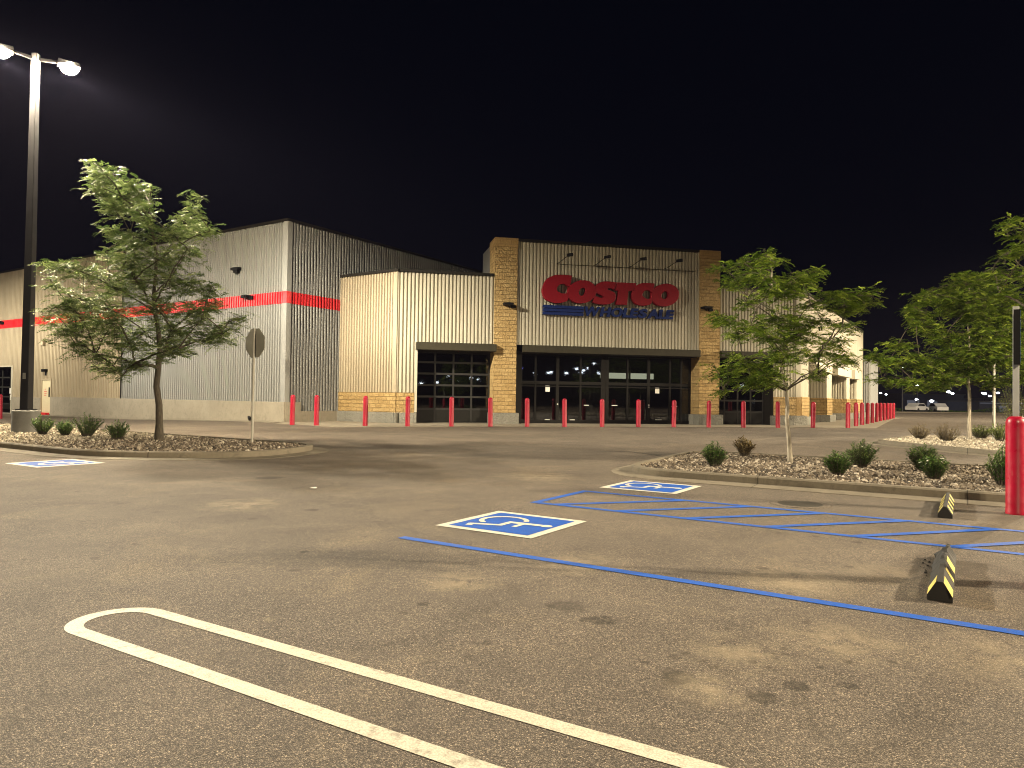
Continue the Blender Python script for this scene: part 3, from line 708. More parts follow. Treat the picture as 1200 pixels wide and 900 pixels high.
def ell(cx, cz, rx, rz, sh=0.0, n=48, a0=0.0, a1=2*pi):
    r = []
    for k in range(n):
        t = a0+(a1-a0)*k/n; x = rx*cos(t); z = rz*sin(t)
        r.append((cx+x+sh*z, cz+z))
    return r
def smooth_closed(pts, sub=6, sharp=()):
    out = []; n = len(pts)
    for i in range(n):
        p0, p1, p2, p3 = pts[i-1], pts[i], pts[(i+1) % n], pts[(i+2) % n]
        if i in sharp: p0 = p1
        if (i+1) % n in sharp: p3 = p2
        for k in range(sub):
            t = k/sub; t2 = t*t; t3 = t2*t
            out.append(tuple(0.5*((2*p1[j])+(-p0[j]+p2[j])*t+(2*p0[j]-5*p1[j]+4*p2[j]-p3[j])*t2+(-p0[j]+3*p1[j]-3*p2[j]+p3[j])*t3) for j in (0, 1)))
    return out
# sign: the blue bars are the part, each letter a piece of it
bars = MB()
for (z0, z1) in [(6.53, 6.69), (6.345, 6.50), (6.15, 6.315)]: FE.box(bars, 8.08, 10.45+0.04*(z0-6.15)/0.5, 0.05, 0.20, z0, z1)
sign = part(bars, 'store_sign', M['letter_blue'])
def letter(splines): 
    me = curve_mesh(splines, 0.26)
    return place_mesh(me, 'sign_letter', FE, 0.20, [M['letter_red']], sign)
# C (large): fat italic bowl with its mouth to the right
def cee(x0, x1, z0, z1, hx0, hx1, hz0, hz1, s):
    cx = (x0+x1)/2; cz = (z0+z1)/2; w = x1-x0; h = z1-z0
    P = [(x1+0.02*w, z1-0.01*h), (x0+0.70*w, z1), (x0+0.42*w, z1-0.03*h), (x0+0.16*w, z1-0.18*h), (x0+0.015*w, cz+0.02*h), (x0+0.02*w, z0+0.30*h), (x0+0.12*w, z0+0.12*h), (x0+0.34*w, z0+0.01*h), (x0+0.58*w, z0), (x0+0.86*w, z0+0.09*h),
         (x0+0.93*w, z0+0.34*h), (hx1, hz0+0.02), (hx0+0.55*(hx1-hx0), hz0-0.02), (hx0+0.1*(hx1-hx0), hz0+0.10), (hx0+0.02, hz0+0.52*(hz1-hz0)), (hx0+0.30*(hx1-hx0), hz1-0.02), (hx0+0.75*(hx1-hx0), hz1+0.02), (hx1+0.05, hz1-0.10), (x0+0.96*w, z1-0.40*h)]
    return smooth_closed(P, 6, sharp=(0, 10, 11, 17, 18))
letter([cee(8.0, 9.66, 6.82, 8.40, 8.80, 9.46, 7.36, 7.88, 1)])
def ohh(x0, x1, z0, z1, hx0, hx1, hz0, hz1):
    cx = (x0+x1)/2; cz = (z0+z1)/2
    o = ell(cx, cz, (x1-x0)/2*0.985, (z1-z0)/2, 0.16); h = ell((hx0+hx1)/2, (hz0+hz1)/2, (hx1-hx0)/2*0.95, (hz1-hz0)/2, 0.22, 28)
    return [o, h[::-1]]
letter(ohh(9.46, 11.16, 6.85, 8.15, 10.10, 10.54, 7.26, 7.74))
S = [(12.36, 8.12), (11.95, 8.15), (11.55, 8.13), (11.22, 7.98), (11.08, 7.74), (11.16, 7.50), (11.42, 7.38), (11.60, 7.31), (11.58, 7.22), (11.42, 7.20), (11.2, 7.26), (11.10, 7.30), (10.96, 6.94), (11.25, 6.86), (11.62, 6.84), (11.98, 6.90), (12.24, 7.06), (12.32, 7.32), (12.24, 7.52), (12.0, 7.63), (11.82, 7.69), (11.84, 7.77), (11.98, 7.79), (12.12, 7.76), (12.22, 7.72)]
letter([smooth_closed(S, 5, sharp=(0, 11, 12, 24))])
letter([[(12.42, 8.13), (13.56, 8.13), (13.44, 7.70), (13.08, 7.70), (13.0, 6.88), (12.36, 6.88), (12.52, 7.70), (12.30, 7.70)]])
letter([cee(13.30, 14.66, 6.88, 8.18, 13.92, 14.48, 7.28, 7.76, 1)])
letter(ohh(14.50, 16.22, 6.88, 8.20, 15.10, 15.58, 7.29, 7.77))
def wholesale():
    txt = 'WHOLESALE'; x = 10.52; W = [0.86, 0.62, 0.64, 0.44, 0.46, 0.52, 0.64, 0.44, 0.48]
    tot = sum(W); k = (15.98-10.52)/tot
    for ch, w in zip(txt, W):
        me = text_mesh(ch, 0.66, 0.16, 0.032, 0.15)
        xs = [v.co.x for v in me.vertices]; zs = [v.co.y for v in me.vertices]
        x0, x1, z0, z1 = min(xs), max(xs), min(zs), max(zs)
        for v in me.vertices:
            v.co.x = x+(v.co.x-x0)/(x1-x0)*(w*k+0.03); v.co.y = 6.16+(v.co.y-z0)/(z1-z0)*0.54
        place_mesh(me, 'sign_letter', FE, 0.13, [M['letter_blue']], sign); x += w*k
wholesale()

CL_A=[(-2.43,0.57,8.1,0.2,0.1),(-2.44,1.21,8.05,0.36,0.26),(-2.74,1.43,7.75,0.42,0.26),(-2.64,2.38,7.71,0.55,0.38),(-1.34,1.37,7.59,0.36,0.36),(-2.77,2.2,7.33,0.38,0.22),(0.76,-2.69,5.99,0.25,0.3),(-0.4,-0.2,6.26,0.24,0.24),(-0.45,2.52,7.39,0.25,0.38),(0.39,0.84,6.48,0.56,0.3),(0.42,2.14,6.59,0.35,0.19),(1.17,-2.25,5.56,0.39,0.26),(-1.41,-0.16,6.01,0.48,0.22),(-0.1,-1.43,5.56,0.41,0.27),(-1.76,0.22,5.53,0.25,0.17),(-3.48,0.1,5.25,0.25,0.1),(-2.16,-1.33,4.75,0.41,0.18),(-1.54,-1.23,4.62,0.46,0.28),(-2.83,-0.5,4.42,0.29,0.17),(-2.38,2.29,5.74,0.65,0.35),(-0.86,1.54,5.61,0.63,0.37),(1.58,-1.94,5.13,0.4,0.2),(-1.73,1.68,5.01,0.66,0.4),(1.21,-2.1,4.34,0.53,0.28),(0.61,0.66,4.71,0.45,0.23),(2.28,-1.97,4.2,0.31,0.22),(-1.88,-1.56,3.08,0.36,0.27),(-3.2,1.65,3.66,0.63,0.42),(-1.75,-1.17,2.71,0.41,0.28),(-1.07,-1.38,2.43,0.45,0.23),(-2.92,2.53,2.17,0.38,0.16),(-2.31,2.03,2.0,0.21,0.11),(-0.16,-1.19,2.13,0.32,0.16),(-2.72,2.47,3.63,0.71,0.44),(-0.6,0.23,3.16,0.54,0.39),(-0.11,1.03,3.25,0.62,0.41),(1.82,-1.63,3.28,0.49,0.27),(0.87,2.19,3.37,0.49,0.27),(1.93,0.83,3.64,0.3,0.18),(-0.69,2.68,2.87,0.55,0.22),(0.67,2.05,3.17,0.32,0.19),(0.67,-1.17,2.51,0.23,0.18),(-0.16,-0.8,2.15,0.21,0.12),(0.08,-1.87,2.63,0.4,0.22),(0.79,-2.05,3.64,0.66,0.31),(-2.81,-0.72,3.61,0.24,0.16),(-1.96,-0.8,3.98,0.52,0.28),(-1.95,0.53,4.0,0.6,0.3),(2.1,-2.8,3.51,0.42,0.21),(-2.02,0.93,4.62,0.51,0.26),(-2.33,-0.58,3.77,0.38,0.19),(1.88,-1.0,3.89,0.32,0.19)]
CL_B=[(-0.28,0.85,4.86,0.12,0.06),(-1.53,-0.02,4.39,0.24,0.09),(-1.18,-0.41,4.34,0.37,0.15),(-0.6,-0.05,4.46,0.3,0.15),(-1.09,0.4,4.13,0.29,0.12),(-0.95,-1.2,4.0,0.24,0.14),(-0.51,1.15,4.41,0.36,0.14),(-0.37,-1.35,3.94,0.34,0.1),(0.84,0.67,4.4,0.22,0.08),(0.37,0.98,4.25,0.28,0.1),(-0.91,-1.33,3.75,0.21,0.1),(-0.72,0.68,3.75,0.27,0.1),(-0.41,-0.38,3.73,0.37,0.13),(0.29,0.22,3.87,0.3,0.1),(0.47,-1.13,3.59,0.38,0.12),(1.24,-0.57,3.69,0.29,0.11),(0.83,-0.67,3.43,0.43,0.13),(1.78,0.62,3.66,0.25,0.1),(0.07,-0.84,3.42,0.25,0.09),(-1.3,0.39,3.26,0.33,0.12),(-0.54,1.04,3.16,0.36,0.1),(-1.6,0.28,3.34,0.15,0.08),(-0.58,-0.43,3.19,0.4,0.13),(-0.06,-0.41,3.09,0.37,0.13),(0.7,0.06,3.19,0.38,0.13),(1.41,0.58,3.24,0.31,0.1),(-0.94,-1.05,2.76,0.42,0.1),(0.49,0.7,2.92,0.51,0.16),(1.17,0.74,2.86,0.35,0.12),(-0.98,0.71,3.0,0.2,0.08),(-0.76,-1.31,2.46,0.41,0.12),(1.04,1.21,2.57,0.36,0.12),(0.74,-0.86,2.35,0.23,0.07),(1.18,-0.28,2.34,0.2,0.06),(-1.33,0.18,2.11,0.32,0.11),(-0.7,0.95,2.33,0.4,0.18),(-1.01,-0.39,1.9,0.37,0.11),(-0.24,1.12,2.13,0.4,0.22),(-1.36,0.07,1.82,0.24,0.11),(-1.55,-0.25,1.62,0.11,0.07),(-0.69,-0.5,1.81,0.22,0.09),(-0.6,-0.91,1.96,0.18,0.14),(-1.75,-0.27,2.14,0.17,0.09),(-0.52,-1.0,2.33,0.32,0.14),(0.78,0.51,2.13,0.15,0.1)]
CL_C=[(0.15,2.76,6.05,0.71,0.21),(-3.02,-1.69,4.84,0.36,0.18),(-3.17,-2.38,4.6,0.47,0.18),(1.62,2.96,6.5,0.5,0.36),(-0.22,0.2,6.37,0.19,0.13),(-1.12,-0.56,5.27,0.63,0.25),(-0.69,-1.59,5.13,0.72,0.33),(-1.51,0.5,4.37,0.59,0.2),(0.24,1.92,4.2,0.69,0.28),(-0.27,-0.27,4.75,0.83,0.32),(0.62,-0.46,4.65,0.76,0.38),(-3.66,-1.82,3.47,0.48,0.15),(-3.31,0.57,3.3,0.39,0.13),(-3.83,-1.59,2.91,0.6,0.15),(-3.28,-0.02,2.33,0.45,0.22),(-0.76,1.79,3.24,0.82,0.24),(-3.16,-1.81,2.19,0.6,0.21),(-0.6,1.31,2.14,0.61,0.2),(0.88,2.68,2.47,0.71,0.25),(-0.19,0.78,3.29,0.79,0.33),(1.57,1.75,3.27,0.82,0.41),(-0.08,-2.2,3.1,0.65,0.35),(0.51,-0.39,2.27,0.51,0.19),(-0.98,-2.13,3.8,0.71,0.35),(2.79,1.92,4.23,0.83,0.41),(0.86,-1.11,2.32,0.43,0.15),(2.39,-0.2,4.0,0.64,0.45),(4.13,2.15,2.85,0.62,0.28),(3.56,1.61,5.2,0.68,0.41),(4.15,1.04,3.63,0.53,0.33),(-0.21,-0.28,2.68,0.64,0.25),(1.53,-0.06,5.45,0.64,0.32),(1.37,1.39,6.33,0.47,0.24),(-1.38,-0.12,2.67,0.58,0.22)]
CL_D=[(-1.48,-0.39,4.78,0.19,0.1),(-1.11,-0.22,4.7,0.26,0.11),(-1.67,-0.67,4.2,0.16,0.09),(-1.08,-0.29,4.21,0.26,0.16),(-1.33,0.36,4.07,0.2,0.1),(-0.62,0.87,4.04,0.35,0.14),(-0.66,0.3,4.02,0.27,0.15),(-1.4,-0.0,3.53,0.23,0.1),(-1.21,-0.37,3.25,0.19,0.1),(-1.48,-1.02,4.33,0.24,0.15),(-0.72,-0.63,4.63,0.39,0.22),(0.25,0.77,4.33,0.43,0.28),(1.05,1.01,4.74,0.46,0.32),(0.45,-0.35,3.95,0.45,0.25),(0.7,0.8,3.73,0.48,0.24),(1.44,0.64,3.54,0.45,0.21),(-0.11,0.52,3.5,0.31,0.17),(-0.54,0.4,3.02,0.17,0.1),(0.47,0.72,3.11,0.41,0.17),(0.28,-0.36,2.9,0.38,0.16),(1.66,0.3,3.92,0.4,0.23),(1.52,-0.14,3.35,0.32,0.16),(-0.11,-0.04,5.23,0.29,0.15),(1.0,0.73,5.29,0.38,0.17),(1.41,0.4,4.69,0.4,0.24),(-0.9,-0.55,5.24,0.16,0.09),(1.97,0.66,2.95,0.34,0.14)]
# ================================================================== KERBS, BEDS, MARKINGS
def round_poly(pts, rad, n=7):
    out = []; m = len(pts)
    for i in range(m):
        p = Vector(pts[i]); a = (Vector(pts[i-1])-p); b = (Vector(pts[(i+1) % m])-p)
        r = min(rad[i] if isinstance(rad, list) else rad, a.length*.45, b.length*.45)
        a.normalize(); b.normalize(); s = p+a*r; e = p+b*r
        for k in range(n+1):
            t = k/n; out.append(tuple(s*(1-t)**2+p*2*t*(1-t)+e*t*t))
    return out
def offset_poly(pts, d):                # + is inwards for a ccw outline
    out = []; m = len(pts)
    for i in range(m):
        p0, p1, p2 = Vector(pts[i-1]), Vector(pts[i]), Vector(pts[(i+1) % m])
        n1 = Vector((-(p1-p0).y, (p1-p0).x)); n2 = Vector((-(p2-p1).y, (p2-p1).x))
        n = (n1.normalized() if n1.length > 1e-9 else n2.normalized())+(n2.normalized() if n2.length > 1e-9 else n1.normalized())
        n.normalize(); out.append(tuple(p1+n*d))
    return out
def inside(p, poly):
    x, y = p; c = False; j = len(poly)-1
    for i in range(len(poly)):
        xi, yi = poly[i]; xj, yj = poly[j]
        if (yi > y) != (yj > y) and x < (xj-xi)*(y-yi)/(yj-yi)+xi: c = not c
        j = i
    return c
def ring(mb, outer, inner, z0, z1, zin=None):
    n = len(outer); i = len(mb.v)
    lip = offset_poly(outer, 0.025)
    for P, z in ((outer, z0), (outer, z1-0.025), (lip, z1), (inner, z1), (inner, z0 if zin is None else zin)):
        mb.v += [(p[0], p[1], z) for p in P]
    for r in range(4):
        for k in range(n): mb.f.append((i+r*n+k, i+r*n+(k+1) % n, i+(r+1)*n+(k+1) % n, i+(r+1)*n+k))
def island(poly_ab, rad, what):
    W = [ab(*p) for p in poly_ab]
    out = round_poly(W, rad)
    inn = offset_poly(out, 0.16)
    k = MB(); ring(k, out, inn, -0.05, 0.15, 0.02); tag(k.build('kerb', M['kerb'], smooth=True, angle=30), 'concrete kerb around '+what, None, None, 'structure')
    g = MB(); go = offset_poly(out, -0.42)
    n = len(out); g.v += [(p[0], p[1], 0.006) for p in go]+[(p[0], p[1], 0.022) for p in offset_poly(out, 0.02)]+[(p[0], p[1], -0.05) for p in go]
    for q in range(n):
        g.f.append((q, (q+1) % n, n+(q+1) % n, n+q)); g.f.append((2*n+q, 2*n+(q+1) % n, (q+1) % n, q))
    tag(g.build('gutter', M['gutter']), 'pale concrete gutter along '+what, None, None, 'structure')
    s = MB(); s.prism(offset_poly(out, 0.15), 0.0, 0.095); tag(s.build('planting_bed', M['soil']), 'soil bed inside '+what, None, None, 'structure')
    return inn
def stones(poly, n, size, zb, mat, label, keep=None, seed=1):
    rr = random.Random(seed); mb = MB()
    xs = [p[0] for p in poly]; ys = [p[1] for p in poly]; c = 0
    while c < n:
        x = rr.uniform(min(xs), max(xs)); y = rr.uniform(min(ys), max(ys))
        if not inside((x, y), poly) or (keep and not keep(x, y, rr)): continue
        c += 1
        s = size*rr.uniform(0.5, 1.25)*(1.5 if rr.random() < .06 else 1); t = rr.uniform(0, pi); ct, st = cos(t), sin(t); fl = rr.uniform(.45, .8)
        i = len(mb.v); tx = rr.uniform(-.5, .5); ty = rr.uniform(-.5, .5)
        for (a, b2, h) in ((-1, -.7, -.3), (.7, -1, -.3), (1, .7, -.3), (-.7, 1, -.3), (-.6, -.5, .6), (.5, -.6, .6), (.6, .5, .6), (-.5, .6, .6)):
            a = a*s*rr.uniform(.75, 1.15)*.55; b2 = b2*s*rr.uniform(.6, 1.0)*.5; h = (h+rr.uniform(-.12, .12))*s*fl
            mb.v.append((x+a*ct-b2*st, y+a*st+b2*ct, zb+s*.15+h+tx*a+ty*b2))
        for q in ((4, 5, 6, 7), (0, 1, 5, 4), (1, 2, 6, 5), (2, 3, 7, 6), (3, 0, 4, 7)): mb.f.append(tuple(i+k for k in q))
    o = mb.build('gravel', mat, smooth=False, fix=False)
    return tag(o, label, None, None, 'stuff')

IR = island([(-5.72, 12.65), (14, 12.65), (14, 18.4), (-6.1, 18.4)], [1.3, .5, .5, 1.0], 'the bed with the pale trunked tree')
IL = island([(-60, 8.15), (-16.2, 8.15), (-13.4, 10.3), (-14.4, 13.3), (-60, 13.7)], [.5, 1.6, 2.0, 1.2, .5], 'the bed with the light pole')
I3 = island([(-2.9, 28.2), (-0.8, 25.7), (1.4, 23.5), (14, 23), (14, 34.5), (-1.8, 34.5)], [1.2, 1, 1, .5, .5, 1.5], 'the far bed with the slim sign post')
def AB_(x, y): return (x*AX[0]+y*AX[1], x*BX[0]+y*BX[1])
stones(IR, 17000, 0.058, 0.095, M['rock'], 'brown and cream river rock mulch around the pale trunked tree', lambda x, y, r: AB_(x, y)[0] < 5.2, 3)
stones(IL, 6500, 0.06, 0.095, M['rock'], 'brown gravel mulch under the leaning dark trunked tree', lambda x, y, r: AB_(x, y)[0] > -33 and r.random() < sstep(-22.5, -19, AB_(x, y)[0])*.9+.12, 4)
stones(IL, 8500, 0.062, 0.095, M['rock_pale'], 'pale cobbles around the light pole pedestal', lambda x, y, r: AB_(x, y)[0] > -33 and r.random() < sstep(-18.5, -22.5, AB_(x, y)[0])+.06, 5)
stones(I3, 9000, 0.075, 0.095, M['rock_pale'], 'pale cobbles in the far bed beyond the roadway', lambda x, y, r: AB_(x, y)[0] < 5.5, 6)

ZL = [0.004]
def marking(polys, mat, label, z=None):
    mb = MB()
    for p in polys:
        ZL[0] += 0.0003
        mb.face([(*ab(*q), ZL[0] if z is None else z) for q in p])
    o = mb.build('road_marking', mat, fix=False)
    for q in o.data.polygons:
        if q.normal.z < 0: q.flip()
    return tag(o, label, None, None, 'structure')
def line(A0, B0, A1, B1, w=0.112):
    d = Vector((A1-A0, B1-B0)).normalized(); n = Vector((-d.y, d.x))*w/2
    return [(A0-n.x, B0-n.y), (A1-n.x, B1-n.y), (A1+n.x, B1+n.y), (A0+n.x, B0+n.y)]
# white hairpin between two stalls
def hairpin(Ac, Bc, ro, ri, A1, tilt=0.0235):
    return [[(a_, b_+tilt*(a_-Ac)) for a_, b_ in q] for q in hairpin0(Ac, Bc, ro, ri, A1)]
def hairpin0(Ac, Bc, ro, ri, A1):
    P = []
    for k in range(25):
        t = pi/2+pi*k/24; P.append((Ac+ro*cos(t)*1.02, Bc+ro*sin(t)))
    Q = []
    for k in range(25):
        t = pi/2+pi*k/24; Q.append((Ac+ri*cos(t)*1.02, Bc+ri*sin(t)))
    polys = [[(A1, Bc+ri), (A1, Bc+ro), P[0], Q[0]]]
    for k in range(24): polys.append([Q[k], P[k], P[k+1], Q[k+1]])
    polys.append([Q[-1], P[-1], (A1, Bc-ro), (A1, Bc-ri)])
    return polys
def flat(polys, mat, label, z):
    mb = MB()
    for p in polys: mb.face([(*ab(*q), z) for q in p])
    o = mb.build('road_marking', mat, fix=False)
    for q in o.data.polygons:
        if q.normal.z < 0: q.flip()
    return tag(o, label, None, None, 'structure')
flat(hairpin(-4.52, 2.475, 0.292, 0.19, 1.2), M['white_line'], 'rounded white hairpin stall line in the foreground', 0.003)
marking([line(-4.9, 5.56, 1.1, 5.57, 0.112)], M['blue_line'], 'single blue stall line')
hl = [line(-5.05, 8.50, 1.2, 8.50), line(-5.06, 10.02, 1.2, 10.02), line(-5.05, 8.45, -5.05, 10.07)]
for a in (-4.75, -3.83, -2.90, -1.96, -1.03, -0.12): hl.append(line(a, 8.5, a+1.32, 10.0))
marking(hl, M['blue_line'], 'blue hatched access aisle between two accessible stalls')

def symbol(A0, A1, B0, B1, flip, label):
    # wheelchair symbol: up is towards the head of the stall
    up = -1 if flip else 1
    ca, cb = (A0+A1)/2, (B0+B1)/2; S_ = (A1-A0)
    def T(x, y): return (ca+up*y*S_, cb-up*x*S_)       # x right, y up in unit square
    flat([[(A0, B0), (A1, B0), (A1, B1), (A0, B1)]], M['white_sq'], 'white border of '+label, 0.006)
    b = 0.085*S_
    flat([[(A0+b, B0+b), (A1-b, B0+b), (A1-b, B1-b), (A0+b, B1-b)]], M['blue_sq'], 'blue field of '+label, 0.0085)
    polys = []
    def stroke(pts, w):
        for p, q in zip(pts, pts[1:]):
            d = Vector((q[0]-p[0], q[1]-p[1])).normalized(); n = Vector((-d.y, d.x))*w/2; e = d*w*0.3
            polys.append([T(p[0]-n.x-e.x, p[1]-n.y-e.y), T(q[0]-n.x+e.x, q[1]-n.y+e.y), T(q[0]+n.x+e.x, q[1]+n.y+e.y), T(p[0]+n.x-e.x, p[1]+n.y-e.y)])
    hx, hy = -0.04, 0.33
    polys.append([T(hx+0.055*cos(2*pi*k/16), hy+0.055*sin(2*pi*k/16)) for k in range(16)])
    stroke([(-0.035, 0.26), (-0.015, -0.035)], 0.075)
    stroke([(-0.02, 0.11), (0.15, 0.11)], 0.05)
    stroke([(-0.03, -0.035), (0.16, -0.035), (0.25, -0.29), (0.31, -0.27)], 0.06)
    arc = [(-0.05+0.21*cos(t), -0.13+0.21*sin(t)) for t in [radians(112+k*12) for k in range(19)]]
    stroke(arc, 0.05)
    mb = MB(); z = 0.0105
    for p in polys: mb.face([(*ab(*q), z) for q in p]); z += 0.00012
    o = mb.build('road_marking', M['white_sq'], fix=False)
    for q in o.data.polygons:
        if q.normal.z < 0: q.flip()
    tag(o, 'white wheelchair figure of '+label, None, None, 'structure')
symbol(-5.04, -3.78, 6.29, 7.57, False, 'the near accessible stall symbol')
symbol(-5.07, -3.77, 10.58, 11.86, False, 'the accessible stall symbol by the kerb')
symbol(-16.2, -14.85, 6.5, 7.78, True, 'the accessible stall symbol under the tree')

# tar seams and a manhole in the roadway
def seam(pts, w, label):
    mb = MB(); rr = random.Random(7)
    P = []
    for p, q in zip(pts, pts[1:]):
        n = max(2, int(hypot(q[0]-p[0], q[1]-p[1])/0.15))
        for k in range(n): P.append((p[0]+(q[0]-p[0])*k/n+rr.uniform(-.03, .03), p[1]+(q[1]-p[1])*k/n+rr.uniform(-.03, .03)))
    for i, (p, q) in enumerate(zip(P, P[1:])):
        d = Vector((q[0]-p[0], q[1]-p[1])).normalized(); n = Vector((-d.y, d.x))*w*rr.uniform(.4, .6)
        mb.face([(p[0]-n.x, p[1]-n.y, .0045+i*1e-5), (q[0]-n.x, q[1]-n.y, .0045+i*1e-5), (q[0]+n.x, q[1]+n.y, .0045+i*1e-5), (p[0]+n.x, p[1]+n.y, .0045+i*1e-5)])
    o = mb.build('tar_seam', M['dark_panel'], fix=False)
    for q in o.data.polygons:
        if q.normal.z < 0: q.flip()
    tag(o, label, None, None, 'structure')
seam([(2.5, 19.6), (3.3, 19.7), (3.8, 18.6), (4.0, 17.6)], 0.07, 'dark sealed crack beside the kerb corner')
seam([(1.0, 33.6), (6.0, 30.6), (14, 26.0)], 0.05, 'long thin sealed seam across the roadway')
mh = thing('manhole_cover', (4.1, 10.08, 0), 'round iron manhole cover set in a ring beside the hatched aisle', 'manhole')
m = MB(); m.lathe([(0.30, -0.05), (0.30, 0.007), (0.285, 0.009), (0.0, 0.009)], 28, (4.1, 10.08, 0), cap=False); m.build('cover', M['iron'], mh)
m = MB(); m.lathe([(0.305, 0.005), (0.305, 0.008), (0.40, 0.0075), (0.42, -0.04)], 28, (4.1, 10.08, 0), cap=False); m.build('collar', M['asphalt'], mh)
m = MB(); m.box8([(-3.12, 11.07, .004), (-3.04, 11.05, .004), (-3.02, 11.09, .004), (-3.10, 11.11, .004), (-3.12, 11.07, .016), (-3.04, 11.05, .008), (-3.02, 11.09, .02), (-3.10, 11.11, .012)])
tag(m.build('paper_scrap', M['paper']), 'crumpled white paper scrap lying on the asphalt', 'litter')

# ================================================================== BOLLARDS
def bollard_mb(r, h):
    m = MB(); prof = [(r*1.02, 0), (r*1.02, 0.02), (r, 0.03), (r, h-r*0.95)]
    for k in range(1, 8): t = pi/2*k/8; prof.append((r*cos(t), h-r*0.95+r*0.95*sin(t)))
    prof.append((0.012, h)); m.lathe(prof, 20); return m
b0 = bollard_mb(0.118, 1.45).build('bollard', M['red'], smooth=True)
BF = 'red bollards in front of the store'; BR = 'red bollards in a row along the side pavement'
front = [((-10.57, 34.25), 'red bollard at the grey wall corner, nearest the concrete plinth end'),
 ((-9.28, 33.8), 'red bollard standing before the bare grey ribbed wall, next to the tan brick corner'),
 ((-6.99, 33.95), 'red bollard in front of the tan block return wall'),
 ((-5.0, 34.2), 'red bollard at the left edge of the left glass roll-up door'),
 ((-2.95, 34.85), 'red bollard in front of the middle of the left glass roll-up door'),
 ((-1.05, 35.4), 'red bollard at the right edge of the left glass roll-up door, beside the pillar'),
 ((0.79, 35.95), 'red bollard just right of the left entrance pillar base'),
 ((2.72, 36.4), 'red bollard before the left notice bearing entrance door'),
 ((4.70, 36.85), 'red bollard before the central post of the entrance doors'),
 ((6.66, 37.3), 'red bollard before the right half of the entrance doors, left of the notice'),
 ((8.62, 37.75), 'red bollard before the last glass door left of the right pillar'),
 ((10.6, 38.2), 'red bollard in front of the right entrance pillar'),
 ((12.62, 38.65), 'red bollard in front of the right glass roll-up door'),
 ((14.66, 39.1), 'red bollard behind the pale tree trunk, before the last tan block wall'),
 ((16.8, 39.6), 'red bollard at the corner where the front meets the lit side wall'),
 ((19.05, 40.25), 'red bollard standing at the pavement corner where the side row begins')]
side = ['second', 'third', 'fourth', 'fifth', 'sixth', 'seventh', 'eighth', 'ninth', 'tenth', 'eleventh']
alls = [(p, l, BF) for p, l in front]
sp = Vector((20.95, 43.2)); se = Vector((35.6, 66.2))
for k, w in enumerate(side):
    q = sp+(se-sp)*k/9.0
    alls.append(((q.x, q.y), ('red bollard farthest from the corner, last of the side row' if k == 9 else 'red bollard %s from the corner in the side row' % w), BR))
alls.append(((-30.05, 41.75), 'red bollard beside the tyre bay door, alone beyond the light pole', BF))
rr = random.Random(2)
for i, ((x, y), lab, g) in enumerate(alls):
    o = b0 if i == 0 else b0.copy()
    if i: COL.objects.link(o)
    o.location = (x, y, gz(x, y)+0.008); o.rotation_euler = (rr.uniform(-.014, .014), rr.uniform(-.014, .014), rr.uniform(0, 6))
    tag(o, lab, 'bollard', g)

# accessible parking posts: red sleeve, post, sign seen on edge
def sign_bollard():
    t = thing('parking_sign_post', (0, 0, 0), '', 'sign post', 'parking sign posts at the stall heads')
    m = MB(); r = 0.116; prof = [(r*1.03, 0), (r*1.03, .03), (r, .04), (r, 1.20)]
    for k in range(1, 7): a = pi/2*k/6; prof.append((0.05+(r-0.05)*cos(a), 1.20+0.095*sin(a)))
    m.lathe(prof, 28); m.build('bollard_sleeve', M['red'], t, smooth=True)
    m = MB(); m.box(-.036, .036, -.036, .036, 1.25, 2.76); m.build('post', M['steel'], t, bev=.006)
    m = MB(); m.box(-.15, .15, -.046, -.037, 1.98, 2.70); m.box(-.156, -.15, -.046, .026, 1.975, 2.705); m.box(.15, .156, -.046, .026, 1.975, 2.705); p = m.build('sign_panel', M['black'], t)
    m = MB()
    for z in (2.06, 2.34, 2.62): m.lathe([(0.012, 0), (0.012, .012)], 8, (0, -.060, z))
    m2 = MB(); m2.box(-.145, .145, -.0485, -.0465, 1.99, 2.69); m2.build('sign_face', M['blue_sq'], p)
    return t
s1 = sign_bollard(); s1.location = (6.71, 9.45, 0); s1.rotation_euler = (0, 0, radians(54.6))
s1['label'] = 'tall red bollard with steel post and dark sign, nearer the planted bed'
s2 = dup(s1); s2.location = (4.262, 5.70, 0); s2['label'] = 'red bollard with steel sign post at the head of the near accessible stall'

